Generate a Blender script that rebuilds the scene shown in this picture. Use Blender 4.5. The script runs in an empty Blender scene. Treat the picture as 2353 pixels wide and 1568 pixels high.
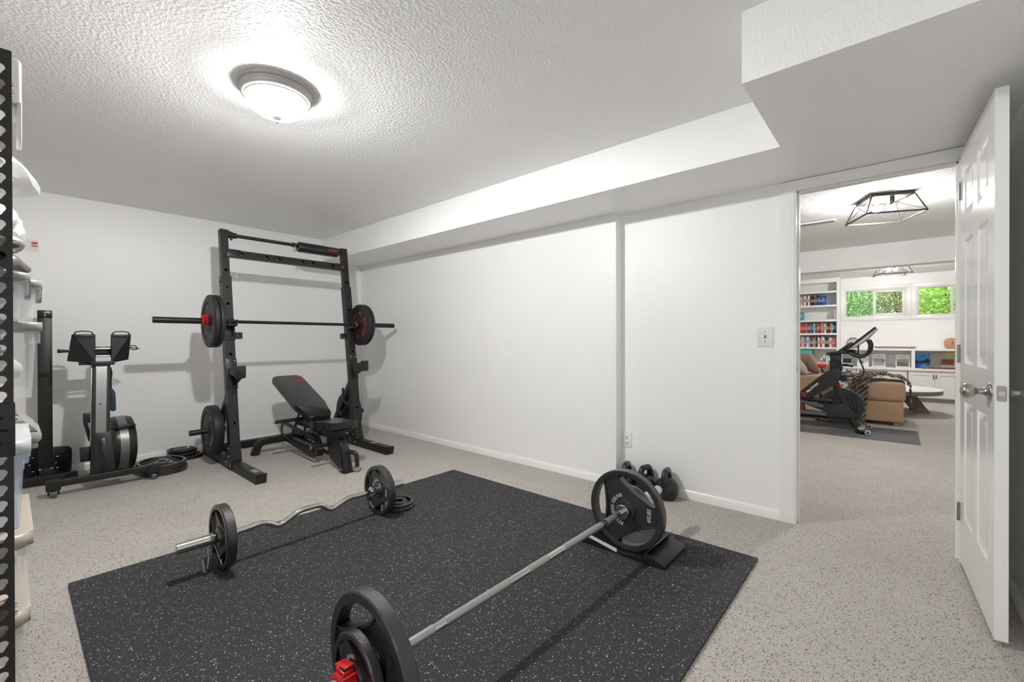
# Basement home gym with a den seen through the open door. Blender 4.5, metres.
import bpy, bmesh, math, random
from mathutils import Matrix, Vector
from mathutils.geometry import tessellate_polygon
PI = math.pi
R = math.radians
random.seed(7)
S = bpy.context.scene
COL = S.collection

# ------------------------------------------------------------------ materials
def nodes(name):
    m = bpy.data.materials.new(name); m.use_nodes = True
    nt = m.node_tree
    return m, nt, nt.nodes['Principled BSDF'], nt.nodes['Material Output']

def N(nt, t, **kw):
    n = nt.nodes.new(t)
    for k, v in kw.items():
        if k in n.inputs: n.inputs[k].default_value = v
        else: setattr(n, k, v)
    return n

def srgb(h):
    if isinstance(h, str):
        c = [int(h[i:i + 2], 16) / 255 for i in (0, 2, 4)]
    else:
        c = [x / 255 for x in h]
    return tuple(x / 12.92 if x <= .04045 else ((x + .055) / 1.055) ** 2.4 for x in c)

def mat(name, col, rough=.5, metal=0., spec=.5, var=.06, vscale=8., bump=0., bscale=200., bdist=.002, coat=0., alpha=1., trans=0., sheen=0., stretch=None, detail=3.):
    m, nt, b, out = nodes(name)
    c = srgb(col) if isinstance(col, str) or max(col) > 1.01 else tuple(col)
    tc = N(nt, 'ShaderNodeTexCoord')
    src = tc.outputs['Object']
    if stretch:
        mp = N(nt, 'ShaderNodeMapping'); mp.inputs['Scale'].default_value = stretch
        nt.links.new(src, mp.inputs[0]); src = mp.outputs[0]
    nz = N(nt, 'ShaderNodeTexNoise', Scale=vscale, Detail=4.)
    nt.links.new(src, nz.inputs['Vector'])
    mx = N(nt, 'ShaderNodeMix', data_type='RGBA')
    mx.inputs['A'].default_value = tuple(x * (1 - var) for x in c) + (1,)
    mx.inputs['B'].default_value = tuple(min(1, x * (1 + var)) for x in c) + (1,)
    nt.links.new(nz.outputs['Fac'], mx.inputs['Factor'])
    nt.links.new(mx.outputs['Result'], b.inputs['Base Color'])
    b.inputs['Roughness'].default_value = rough
    b.inputs['Metallic'].default_value = metal
    b.inputs['Specular IOR Level'].default_value = spec
    b.inputs['Coat Weight'].default_value = coat
    b.inputs['Alpha'].default_value = alpha
    b.inputs['Transmission Weight'].default_value = trans
    b.inputs['Sheen Weight'].default_value = sheen
    if bump:
        n2 = N(nt, 'ShaderNodeTexNoise', Scale=bscale, Detail=detail)
        nt.links.new(src, n2.inputs['Vector'])
        bp = N(nt, 'ShaderNodeBump', Strength=bump, Distance=bdist)
        nt.links.new(n2.outputs['Fac'], bp.inputs['Height'])
        nt.links.new(bp.outputs['Normal'], b.inputs['Normal'])
    return m

def emit(name, col, strength):
    m, nt, b, out = nodes(name)
    b.inputs['Base Color'].default_value = (.9, .9, .88, 1)
    b.inputs['Emission Color'].default_value = tuple(col) + (1,)
    b.inputs['Emission Strength'].default_value = strength
    nz = N(nt, 'ShaderNodeTexNoise', Scale=30.)
    rp = N(nt, 'ShaderNodeMapRange'); rp.inputs['To Min'].default_value = .25; rp.inputs['To Max'].default_value = .3
    nt.links.new(nz.outputs['Fac'], rp.inputs['Value']); nt.links.new(rp.outputs['Result'], b.inputs['Roughness'])
    return m

def paint(name, col, rough, s1, st1, d1, s2=None, st2=0, d2=0):
    """wall paint over sprayed texture: two bump octaves"""
    m, nt, b, out = nodes(name)
    c = srgb(col)
    tc = N(nt, 'ShaderNodeTexCoord')
    nz = N(nt, 'ShaderNodeTexNoise', Scale=1.3, Detail=4.)
    nt.links.new(tc.outputs['Object'], nz.inputs['Vector'])
    mx = N(nt, 'ShaderNodeMix', data_type='RGBA')
    mx.inputs['A'].default_value = tuple(x * .97 for x in c) + (1,)
    mx.inputs['B'].default_value = tuple(min(1, x * 1.03) for x in c) + (1,)
    nt.links.new(nz.outputs['Fac'], mx.inputs['Factor']); nt.links.new(mx.outputs['Result'], b.inputs['Base Color'])
    b.inputs['Roughness'].default_value = rough
    n1 = N(nt, 'ShaderNodeTexNoise', Scale=s1, Detail=2.)
    nt.links.new(tc.outputs['Object'], n1.inputs['Vector'])
    rp = N(nt, 'ShaderNodeValToRGB'); rp.color_ramp.elements[0].position = .38; rp.color_ramp.elements[1].position = .68
    nt.links.new(n1.outputs['Fac'], rp.inputs['Fac'])
    b1 = N(nt, 'ShaderNodeBump', Strength=st1, Distance=d1)
    nt.links.new(rp.outputs['Color'], b1.inputs['Height'])
    last = b1
    if s2:
        n2 = N(nt, 'ShaderNodeTexNoise', Scale=s2, Detail=2.)
        nt.links.new(tc.outputs['Object'], n2.inputs['Vector'])
        b2 = N(nt, 'ShaderNodeBump', Strength=st2, Distance=d2)
        nt.links.new(n2.outputs['Fac'], b2.inputs['Height']); nt.links.new(b1.outputs['Normal'], b2.inputs['Normal'])
        last = b2
    nt.links.new(last.outputs['Normal'], b.inputs['Normal'])
    return m

def carpet_mat():
    m, nt, b, out = nodes('carpet_pile')
    tc = N(nt, 'ShaderNodeTexCoord')
    big = N(nt, 'ShaderNodeTexNoise', Scale=2.2, Detail=5.)
    mid = N(nt, 'ShaderNodeTexNoise', Scale=110., Detail=3., Roughness=.7)
    vo = N(nt, 'ShaderNodeTexVoronoi', Scale=150.)
    vo2 = N(nt, 'ShaderNodeTexVoronoi', Scale=260.)
    fine = N(nt, 'ShaderNodeTexNoise', Scale=230., Detail=3., Roughness=.6)
    wob = N(nt, 'ShaderNodeTexNoise', Scale=140., Detail=2.)
    for n in (big, mid, wob, fine): nt.links.new(tc.outputs['Object'], n.inputs['Vector'])
    add = N(nt, 'ShaderNodeMix', data_type='VECTOR'); add.inputs['Factor'].default_value = .010
    nt.links.new(tc.outputs['Object'], add.inputs['A']); nt.links.new(wob.outputs['Color'], add.inputs['B'])
    for v in (vo, vo2): nt.links.new(add.outputs['Result'], v.inputs['Vector'])
    base = N(nt, 'ShaderNodeMix', data_type='RGBA')
    base.inputs['A'].default_value = srgb((190, 183, 174)) + (1,); base.inputs['B'].default_value = srgb((244, 240, 234)) + (1,)
    nt.links.new(mid.outputs['Fac'], base.inputs['Factor'])
    tone = N(nt, 'ShaderNodeMix', data_type='RGBA', blend_type='MULTIPLY'); tone.inputs['Factor'].default_value = 1
    tr = N(nt, 'ShaderNodeValToRGB'); tr.color_ramp.elements[0].position = .3; tr.color_ramp.elements[1].position = .7
    tr.color_ramp.elements[0].color = (.9, .9, .9, 1); tr.color_ramp.elements[1].color = (1, 1, 1, 1)
    nt.links.new(big.outputs['Fac'], tr.inputs['Fac'])
    nt.links.new(base.outputs['Result'], tone.inputs['A']); nt.links.new(tr.outputs['Color'], tone.inputs['B'])
    grain = N(nt, 'ShaderNodeMix', data_type='RGBA', blend_type='MULTIPLY'); grain.inputs['Factor'].default_value = 1
    gr = N(nt, 'ShaderNodeValToRGB'); gr.color_ramp.elements[0].position = .34; gr.color_ramp.elements[1].position = .60
    gr.color_ramp.elements[0].color = (.60, .575, .55, 1); gr.color_ramp.elements[1].color = (1, 1, 1, 1)
    nt.links.new(fine.outputs['Fac'], gr.inputs['Fac']); nt.links.new(tone.outputs['Result'], grain.inputs['A']); nt.links.new(gr.outputs['Color'], grain.inputs['B'])
    prev = grain
    for v, thr, dist, col in ((vo, .84, .52, (84, 72, 60)), (vo2, .86, .55, (112, 99, 86))):
        sep = N(nt, 'ShaderNodeSeparateColor'); nt.links.new(v.outputs['Color'], sep.inputs[0])
        gt = N(nt, 'ShaderNodeMath', operation='GREATER_THAN'); gt.inputs[1].default_value = thr
        nt.links.new(sep.outputs[0], gt.inputs[0])
        mr = N(nt, 'ShaderNodeMapRange'); mr.inputs['From Min'].default_value = dist - .2; mr.inputs['From Max'].default_value = dist + .1
        mr.inputs['To Min'].default_value = 1; mr.inputs['To Max'].default_value = 0
        nt.links.new(v.outputs['Distance'], mr.inputs['Value'])
        mr.inputs['To Min'].default_value = .82; mu = N(nt, 'ShaderNodeMath', operation='MULTIPLY'); nt.links.new(gt.outputs[0], mu.inputs[0]); nt.links.new(mr.outputs['Result'], mu.inputs[1])
        mx = N(nt, 'ShaderNodeMix', data_type='RGBA'); mx.inputs['B'].default_value = srgb(col) + (1,)
        nt.links.new(mu.outputs[0], mx.inputs['Factor']); nt.links.new(prev.outputs['Result'], mx.inputs['A'])
        prev = mx
    nt.links.new(prev.outputs['Result'], b.inputs['Base Color'])
    b.inputs['Roughness'].default_value = .95; b.inputs['Specular IOR Level'].default_value = .1; b.inputs['Sheen Weight'].default_value = .15
    bp = N(nt, 'ShaderNodeBump', Strength=.7, Distance=.010)
    nt.links.new(fine.outputs['Fac'], bp.inputs['Height']); nt.links.new(bp.outputs['Normal'], b.inputs['Normal'])
    return m

def mat_rubber():
    m, nt, b, out = nodes('flecked_rubber')
    tc = N(nt, 'ShaderNodeTexCoord')
    wob = N(nt, 'ShaderNodeTexNoise', Scale=120., Detail=2.)
    nt.links.new(tc.outputs['Object'], wob.inputs['Vector'])
    add = N(nt, 'ShaderNodeMix', data_type='VECTOR'); add.inputs['Factor'].default_value = .010
    nt.links.new(tc.outputs['Object'], add.inputs['A']); nt.links.new(wob.outputs['Color'], add.inputs['B'])
    prev = None
    for sc, thr, dist, col in ((165., .80, .36, (200, 200, 198)), (260., .80, .38, (150, 150, 149))):
        v = N(nt, 'ShaderNodeTexVoronoi', Scale=sc)
        nt.links.new(add.outputs['Result'], v.inputs['Vector'])
        sep = N(nt, 'ShaderNodeSeparateColor'); nt.links.new(v.outputs['Color'], sep.inputs[0])
        gt = N(nt, 'ShaderNodeMath', operation='GREATER_THAN'); gt.inputs[1].default_value = thr; nt.links.new(sep.outputs[0], gt.inputs[0])
        # each chip has its own size
        sz = N(nt, 'ShaderNodeMath', operation='MULTIPLY'); sz.inputs[1].default_value = dist; nt.links.new(sep.outputs[1], sz.inputs[0])
        sa = N(nt, 'ShaderNodeMath', operation='ADD'); sa.inputs[1].default_value = .05; nt.links.new(sz.outputs[0], sa.inputs[0])
        lt = N(nt, 'ShaderNodeMath', operation='LESS_THAN'); nt.links.new(v.outputs['Distance'], lt.inputs[0]); nt.links.new(sa.outputs[0], lt.inputs[1])
        mu = N(nt, 'ShaderNodeMath', operation='MULTIPLY'); nt.links.new(gt.outputs[0], mu.inputs[0]); nt.links.new(lt.outputs[0], mu.inputs[1])
        mx = N(nt, 'ShaderNodeMix', data_type='RGBA'); mx.inputs['B'].default_value = srgb(col) + (1,)
        mx.inputs['A'].default_value = srgb((53, 53, 54)) + (1,)
        if prev: nt.links.new(prev.outputs['Result'], mx.inputs['A'])
        nt.links.new(mu.outputs[0], mx.inputs['Factor']); prev = mx
    nt.links.new(prev.outputs['Result'], b.inputs['Base Color'])
    b.inputs['Roughness'].default_value = .8; b.inputs['Specular IOR Level'].default_value = .3
    bp = N(nt, 'ShaderNodeBump', Strength=.25, Distance=.001)
    nt.links.new(wob.outputs['Fac'], bp.inputs['Height']); nt.links.new(bp.outputs['Normal'], b.inputs['Normal'])
    return m

def glass_mat():
    m, nt, b, out = nodes('window_glass')
    tr = N(nt, 'ShaderNodeBsdfTransparent'); gl = N(nt, 'ShaderNodeBsdfGlossy', Roughness=.02)
    fr = N(nt, 'ShaderNodeFresnel', IOR=1.45); mx = N(nt, 'ShaderNodeMixShader')
    nz = N(nt, 'ShaderNodeTexNoise', Scale=2.); bp = N(nt, 'ShaderNodeBump', Strength=.01)
    nt.links.new(nz.outputs['Fac'], bp.inputs['Height']); nt.links.new(bp.outputs['Normal'], gl.inputs['Normal'])
    nt.links.new(fr.outputs[0], mx.inputs[0]); nt.links.new(tr.outputs[0], mx.inputs[1]); nt.links.new(gl.outputs[0], mx.inputs[2])
    nt.links.new(mx.outputs[0], out.inputs['Surface'])
    return m

def knit_mat():
    """chunky knit: rows of light and dark yarn"""
    m, nt, b, out = nodes('taupe_chunky_knit')
    tc = N(nt, 'ShaderNodeTexCoord')
    wv = N(nt, 'ShaderNodeTexWave', Scale=9., Distortion=5., Detail=2.); wv.inputs['Detail Scale'].default_value = 6.; wv.bands_direction = 'DIAGONAL'
    nt.links.new(tc.outputs['Object'], wv.inputs['Vector'])
    rp = N(nt, 'ShaderNodeValToRGB'); rp.color_ramp.elements[0].color = srgb((62, 52, 44)) + (1,); rp.color_ramp.elements[1].color = srgb((168, 152, 138)) + (1,)
    rp.color_ramp.elements[0].position = .15; rp.color_ramp.elements[1].position = .75
    nt.links.new(wv.outputs['Fac'], rp.inputs['Fac']); nt.links.new(rp.outputs['Color'], b.inputs['Base Color'])
    b.inputs['Roughness'].default_value = .95
    bp = N(nt, 'ShaderNodeBump', Strength=.8, Distance=.012); nt.links.new(wv.outputs['Fac'], bp.inputs['Height']); nt.links.new(bp.outputs['Normal'], b.inputs['Normal'])
    return m

def bowl_mat(st):
    """frosted glass: glows itself and lets about half of the bulb's light straight through"""
    m, nt, b, out = nodes('frosted_lamp_glass')
    tr = N(nt, 'ShaderNodeBsdfTransparent'); em = N(nt, 'ShaderNodeEmission', Strength=st); em.inputs['Color'].default_value = (1, .99, .975, 1)
    mx = N(nt, 'ShaderNodeMixShader'); nz = N(nt, 'ShaderNodeTexNoise', Scale=12.)
    mr = N(nt, 'ShaderNodeMapRange'); mr.inputs['To Min'].default_value = .45; mr.inputs['To Max'].default_value = .55
    nt.links.new(nz.outputs['Fac'], mr.inputs['Value']); nt.links.new(mr.outputs['Result'], mx.inputs[0])
    nt.links.new(tr.outputs[0], mx.inputs[1]); nt.links.new(em.outputs[0], mx.inputs[2]); nt.links.new(mx.outputs[0], out.inputs['Surface'])
    return m

LAMP, GLOBE, DENB = 240., 60., 900.
M = {}
M['wall'] = paint('wall_paint', (244, 244, 243), .38, 150., .18, .003)
M['ceil'] = paint('ceiling_paint', (243, 243, 243), .42, 75., .28, .005, 200., .2, .002)
M['soffit'] = paint('soffit_paint', (243, 243, 243), .42, 95., .3, .004, 200., .2, .002)
M['trim'] = mat('trim_gloss_white', (243, 243, 241), .25, var=.02)
M['door'] = mat('door_gloss_white', (245, 245, 243), .2, var=.02, bump=.12, bscale=26., bdist=.002, stretch=(1.5, 1.5, .35), coat=.2)
M['carpet'] = carpet_mat()
M['rubber'] = mat_rubber()
M['powder'] = mat('black_powder_coat', (29, 29, 30), .42, bump=.06, bscale=500., bdist=.0005, var=.12)
M['steelblk'] = mat('black_oxide_steel', (48, 48, 47), .33, metal=.6, var=.15, vscale=40)
M['iron'] = mat('hammertone_iron', (37, 37, 38), .3, spec=.8, bump=.8, bscale=420., bdist=.0016, var=.15, coat=.25)
M['bumper'] = mat('bumper_rubber', (32, 32, 34), .55, bump=.08, bscale=300., bdist=.0006, var=.1)
M['chrome'] = mat('polished_chrome', (205, 203, 200), .13, metal=1, var=.04)
M['knurl'] = mat('knurled_steel', (176, 176, 176), .38, metal=.85, bump=.5, bscale=900., bdist=.0006, var=.06)
M['nickel'] = mat('brushed_nickel', (168, 165, 160), .3, metal=1, bump=.05, bscale=60, stretch=(1, 1, 14), var=.08)
M['satin'] = mat('satin_lamp_metal', (172, 170, 167), .45, metal=.25, var=.05)
M['alu'] = mat('brushed_aluminium', (178, 178, 178), .34, metal=.75, bump=.06, bscale=30, stretch=(30, 30, 1), var=.06)
M['red'] = mat('red_plastic', (196, 24, 34), .32, var=.08)
M['redpaint'] = mat('red_lettering', (205, 40, 42), .5, var=.1)
M['greypaint'] = mat('grey_lettering', (176, 176, 174), .5, var=.1)
M['dimpaint'] = mat('dull_raised_lettering', (118, 112, 108), .45, var=.2)
M['vinyl'] = mat('black_vinyl', (28, 28, 29), .3, bump=.12, bscale=420., bdist=.0006, var=.1)
M['blackpl'] = mat('black_plastic', (30, 30, 31), .4, var=.12)
M['darkhole'] = mat('dark_recess', (10, 10, 10), .9)
M['clear'] = mat('cloudy_clear_plastic', (226, 228, 230), .2, alpha=.30, var=.03)
M['clearblue'] = mat('bluish_clear_plastic', (200, 214, 234), .2, alpha=.38, var=.03)
M['bag'] = mat('thin_white_plastic_film', (238, 238, 238), .22, alpha=.62, bump=.35, bscale=22., bdist=.01, var=.03)
M['bluefilm'] = mat('blue_print', (70, 108, 196), .4, var=.1)
M['greylid'] = mat('grey_plastic', (150, 149, 146), .35, var=.05)
M['dgrey'] = mat('dark_grey_plastic', (92, 90, 88), .35, var=.06)
M['beige'] = mat('beige_plastic', (178, 168, 156), .38, var=.04)
M['whitelid'] = mat('pale_grey_plastic', (200, 203, 206), .3, var=.03)
M['white'] = mat('white_plastic', (232, 232, 230), .35, var=.02)
M['cloth'] = mat('mixed_cloth', (214, 212, 208), .85, bump=.3, bscale=60., bdist=.004, var=.15, vscale=14)
M['pinkcloth'] = mat('pink_cloth', (205, 110, 112), .85, var=.15)
M['label'] = mat('white_label', (220, 220, 218), .5, var=.05, vscale=60)
M['silverlabel'] = mat('silver_label', (150, 150, 150), .4, metal=.3, var=.25, vscale=120)
M['navy'] = mat('dark_navy_panel', (22, 25, 38), .4, var=.1)
M['bluegrip'] = mat('blue_grey_grip', (44, 60, 86), .5, var=.12)
M['perf'] = mat('perforated_grey_metal', (132, 132, 130), .34, metal=.7, bump=.3, bscale=900., bdist=.0005, var=.1)
M['tan'] = mat('tan_upholstery', (176, 144, 116), .78, bump=.2, bscale=260., bdist=.001, var=.07, vscale=3, sheen=.2)
M['tanpil'] = mat('tan_linen', (176, 150, 128), .85, bump=.3, bscale=260., bdist=.001, var=.08)
M['greige'] = mat('greige_linen', (200, 188, 178), .88, bump=.3, bscale=260., bdist=.001, var=.08)
M['knit'] = knit_mat()
M['wood'] = mat('tan_wood', (188, 140, 104), .45, var=.15, vscale=10, stretch=(1, 1, 14))
M['walnut'] = mat('walnut_wood', (112, 74, 60), .45, var=.2, vscale=8, stretch=(1, 12, 12))
M['greywood'] = mat('grey_washed_wood', (122, 112, 102), .6, var=.15, vscale=8, stretch=(8, 8, 1))
M['whitetop'] = mat('white_table_top', (238, 236, 232), .3, var=.02)
M['cab'] = mat('white_cabinet_paint', (236, 235, 233), .32, var=.02)
M['bikeblk'] = mat('matte_black_frame', (24, 26, 30), .45, var=.1)
M['bikegrey'] = mat('slate_blue_plastic', (78, 86, 104), .4, var=.08)
M['screenbk'] = mat('glossy_black_glass', (14, 16, 20), .08, var=.1)
M['silverpl'] = mat('silver_plastic', (176, 178, 182), .3, metal=.3, var=.05)
M['yoga'] = mat('grey_equipment_mat', (92, 92, 92), .75, bump=.2, bscale=120., bdist=.001, var=.12)
M['bronze'] = mat('dark_bronze_metal', (70, 66, 62), .4, metal=.7, var=.1)
M['teal'] = mat('teal_card', (92, 178, 172), .6, var=.1)
M['leaf1'] = mat('leaf_bright_green', (172, 214, 104), .5, var=.35, vscale=9)
M['leaf2'] = mat('leaf_mid_green', (146, 190, 118), .5, var=.35, vscale=9)
M['leaf3'] = mat('leaf_olive', (156, 170, 110), .5, var=.35, vscale=9)
M['bark'] = mat('bark', (98, 80, 62), .9, var=.2)
M['soil'] = mat('garden_soil', (92, 84, 66), .95, var=.3)
M['flower'] = mat('lilac_flower', (196, 176, 214), .6, var=.2)
M['glass'] = glass_mat()
M['iron2'] = mat('smooth_black_iron', (30, 30, 31), .28, spec=.6, bump=.12, bscale=120., bdist=.001, var=.1)
M['paleshroud'] = mat('pale_plastic', (168, 176, 182), .3, var=.08)
M['royalband'] = mat('blue_band', (40, 110, 190), .5)
WORLD, EXPO = 5.0, 0.3
M['orange'] = mat('orange_ring', (236, 92, 38), .4, var=.05)
M['globe'] = bowl_mat(GLOBE)
M['bulb'] = emit('lit_bulb', (1., .985, .96), DENB)

# ------------------------------------------------------------------ mesh helpers
def BM(): return bmesh.new()

def bx(bm, lo, hi, bev=0., seg=2, mtx=None):
    lo, hi = Vector(lo), Vector(hi)
    r = bmesh.ops.create_cube(bm, size=1)
    vs = r['verts']; c = (lo + hi) / 2; s = hi - lo
    for v in vs: v.co = Vector((v.co.x * s.x, v.co.y * s.y, v.co.z * s.z)) + c
    if bev:
        es = list({e for v in vs for e in v.link_edges})
        bev = min(bev, min(abs(x) for x in s) * .49)
        rr = bmesh.ops.bevel(bm, geom=es, offset=bev, segments=seg, affect='EDGES', profile=.5)
        vs = list({v for f in rr['faces'] for v in f.verts} | {v for v in vs if v.is_valid})
    if mtx is not None: bmesh.ops.transform(bm, matrix=mtx, verts=vs)
    return vs

def frame_to(p, d, up=(0, 0, 1)):
    """matrix whose Z runs along d at p"""
    z = Vector(d).normalized(); u = Vector(up)
    if abs(z.dot(u)) > .98: u = Vector((0, 1, 0)) if abs(z.y) < .9 else Vector((1, 0, 0))
    x = u.cross(z).normalized(); y = z.cross(x)
    return Matrix(((x.x, y.x, z.x, p[0]), (x.y, y.y, z.y, p[1]), (x.z, y.z, z.z, p[2]), (0, 0, 0, 1)))

def lathe(bm, prof, seg=48, mtx=None, closed=False, a0=0, a1=2 * PI):
    full = abs(a1 - a0 - 2 * PI) < 1e-6
    n = seg if full else seg + 1
    rings = []
    for r, z in prof:
        rings.append([bm.verts.new((r * math.cos(a0 + (a1 - a0) * i / seg), r * math.sin(a0 + (a1 - a0) * i / seg), z)) for i in range(n)])
    nv = [v for g in rings for v in g]
    k = len(rings)
    for j in range(k if closed else k - 1):
        a, b = rings[j], rings[(j + 1) % k]
        for i in range(seg):
            i2 = (i + 1) % n
            try: bm.faces.new((a[i], a[i2], b[i2], b[i]))
            except ValueError: pass
    if mtx is not None: bmesh.ops.transform(bm, matrix=mtx, verts=nv)
    bmesh.ops.remove_doubles(bm, verts=nv, dist=1e-6)
    return bm

def cyl(bm, p0, p1, r, r2=None, seg=20, ch=0.):
    p0, p1 = Vector(p0), Vector(p1); d = p1 - p0; L = d.length
    r2 = r if r2 is None else r2
    if ch: prof = [(0, 0), (r - ch, 0), (r, ch), (r2, L - ch), (r2 - ch, L), (0, L)]
    else: prof = [(0, 0), (r, 0), (r2, L), (0, L)]
    lathe(bm, prof, seg, frame_to(p0, d))

def fillet(pts, r, n=5):
    pts = [Vector(p) for p in pts]; out = [pts[0]]
    for i in range(1, len(pts) - 1):
        a, b, c = pts[i - 1], pts[i], pts[i + 1]
        d1, d2 = (a - b), (c - b); q = min(r, d1.length * .48, d2.length * .48)
        s, e = b + d1.normalized() * q, b + d2.normalized() * q
        for k in range(n + 1):
            t = k / n; out.append(s * (1 - t) ** 2 + b * 2 * t * (1 - t) + e * t * t)
    out.append(pts[-1]); return out

def sweep(bm, pts, sec, caps=True, up=(0, 0, 1), scl=None, closed=False):
    """sec: list of (x, y) across the path; frames carried along the path"""
    pts = [Vector(p) for p in pts]; n = len(pts); rings = []
    def tan(i):
        if closed: return (pts[(i + 1) % n] - pts[i - 1]).normalized()
        if i == 0: return (pts[1] - pts[0]).normalized()
        if i == n - 1: return (pts[-1] - pts[-2]).normalized()
        return ((pts[i + 1] - pts[i]).normalized() + (pts[i] - pts[i - 1]).normalized()).normalized()
    t0 = tan(0); u = Vector(up)
    if abs(t0.dot(u)) > .95: u = Vector((0, 1, 0)) if abs(t0.y) < .9 else Vector((1, 0, 0))
    x = u.cross(t0).normalized(); prev = t0
    for i in range(n):
        t = tan(i); q = prev.rotation_difference(t); x = (q @ x); x = (x - t * x.dot(t)).normalized(); y = t.cross(x); prev = t
        k = 1 if scl is None else scl[i]
        rings.append([bm.verts.new(pts[i] + x * (a * k) + y * (b * k)) for a, b in sec])
    m = len(sec)
    for i in range(n if closed else n - 1):
        a, b = rings[i], rings[(i + 1) % n]
        for j in range(m): bm.faces.new((a[j], a[(j + 1) % m], b[(j + 1) % m], b[j]))
    if caps and not closed:
        bm.faces.new(rings[0][::-1]); bm.faces.new(rings[-1])

def circ(r, n=12): return [(r * math.cos(2 * PI * i / n), r * math.sin(2 * PI * i / n)) for i in range(n)]
def rrect(w, h, r=.004, n=3):
    o = []
    for cx, cy, a in ((w / 2 - r, h / 2 - r, 0), (-w / 2 + r, h / 2 - r, 90), (-w / 2 + r, -h / 2 + r, 180), (w / 2 - r, -h / 2 + r, 270)):
        for k in range(n + 1): o.append((cx + r * math.cos(R(a + 90 * k / n)), cy + r * math.sin(R(a + 90 * k / n))))
    return o
def tube(bm, pts, r, n=12, scl=None, fr=0, closed=False, up=(0, 0, 1)):
    sweep(bm, fillet(pts, fr) if fr else pts, circ(r, n), scl=scl, closed=closed, up=up)
def rtube(bm, p0, p1, w, h, r=.004, up=(0, 0, 1)): sweep(bm, [p0, p1], rrect(w, h, r), up=up)

def prism(bm, poly, z0, z1, mtx=None, bev=0., seg=2):
    a = [bm.verts.new((x, y, z0)) for x, y in poly]; b = [bm.verts.new((x, y, z1)) for x, y in poly]
    n = len(poly); fs = [bm.faces.new(a[::-1]), bm.faces.new(b)]
    for i in range(n): fs.append(bm.faces.new((a[i], a[(i + 1) % n], b[(i + 1) % n], b[i])))
    vs = a + b
    if bev:
        es = list(fs[0].edges) + list(fs[1].edges)
        rr = bmesh.ops.bevel(bm, geom=es, offset=bev, segments=seg, affect='EDGES', profile=.5)
        vs = list({v for f in rr['faces'] for v in f.verts} | {v for v in vs if v.is_valid})
        vs = list({w for v in vs for f in v.link_faces for w in f.verts})
    if mtx is not None: bmesh.ops.transform(bm, matrix=mtx, verts=vs)
    return vs

def ball(bm, c, r, sc=(1, 1, 1), seg=20, rings=12, mtx=None):
    q = bmesh.ops.create_uvsphere(bm, u_segments=seg, v_segments=rings, radius=r)['verts']
    for v in q: v.co = Vector((v.co.x * sc[0], v.co.y * sc[1], v.co.z * sc[2])) + Vector(c)
    if mtx is not None: bmesh.ops.transform(bm, matrix=mtx, verts=q)
    return q

# plane maps: (u, v, n) -> world.  n is the outward normal
def map_YZ(x): return Matrix(((0, 0, 1, x), (1, 0, 0, 0), (0, 1, 0, 0), (0, 0, 0, 1)))      # u=Y v=Z n=+X
def map_XZ(y): return Matrix(((1, 0, 0, 0), (0, 0, -1, y), (0, 1, 0, 0), (0, 0, 0, 1)))     # u=X v=Z n=-Y

def link(name, bm, m, parent=None, smooth=35, inv=None):
    if smooth >= 0: bmesh.ops.recalc_face_normals(bm, faces=bm.faces)
    if inv is not None: bmesh.ops.transform(bm, matrix=inv, verts=bm.verts)
    me = bpy.data.meshes.new(name); bm.to_mesh(me); bm.free()
    me.materials.append(m if not isinstance(m, str) else M[m])
    if smooth > 0:
        me.polygons.foreach_set('use_smooth', [True] * len(me.polygons))
        try: me.set_sharp_from_angle(angle=R(smooth))
        except Exception: pass
    o = bpy.data.objects.new(name, me); COL.objects.link(o)
    if parent is not None: o.parent = parent
    return o

def tag(o, label, cat, group=None, kind=None):
    o['label'] = label; o['category'] = cat
    if group: o['group'] = group
    if kind: o['kind'] = kind
    return o

class Thing:
    """an Empty at the base of a thing; parts are given in world coordinates"""
    def __init__(s, name, label, cat, loc=(0, 0, 0), rz=0., group=None):
        s.o = bpy.data.objects.new(name, None); COL.objects.link(s.o)
        s.o.empty_display_size = .05
        s.o.location = loc; s.o.rotation_euler = (0, 0, rz)
        s.inv = (Matrix.Translation(loc) @ Matrix.Rotation(rz, 4, 'Z')).inverted()
        tag(s.o, label, cat, group)
    def part(s, name, bm, m, parent=None, smooth=35, label=None):
        o = link(name, bm, m, parent or s.o, smooth, s.inv)
        if label: o['label'] = label
        return o

def single(name, bm, m, label, cat, group=None, smooth=35, kind=None):
    """a thing that is one mesh, origin put at its own base"""
    vs = bm.verts
    c = Vector((sum(v.co.x for v in vs) / len(vs), sum(v.co.y for v in vs) / len(vs), min(v.co.z for v in vs)))
    o = link(name, bm, m, None, smooth, Matrix.Translation(-c)); o.location = c
    return tag(o, label, cat, group, kind)

def struct(name, bm, m, parent=None, smooth=30):
    o = link(name, bm, m, parent, smooth); o['kind'] = 'structure'; return o

def clone(root, loc=None, mtx=None, label=None, group=None):
    r = root.copy(); COL.objects.link(r)
    if loc is not None: r.location = loc
    if mtx is not None: r.matrix_world = mtx
    if label: r['label'] = label
    if group: r['group'] = group
    for ch in list(root.children):
        c = ch.copy(); COL.objects.link(c); c.parent = r
        for g in ch.children:
            d = g.copy(); COL.objects.link(d); d.parent = c
    return r

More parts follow.
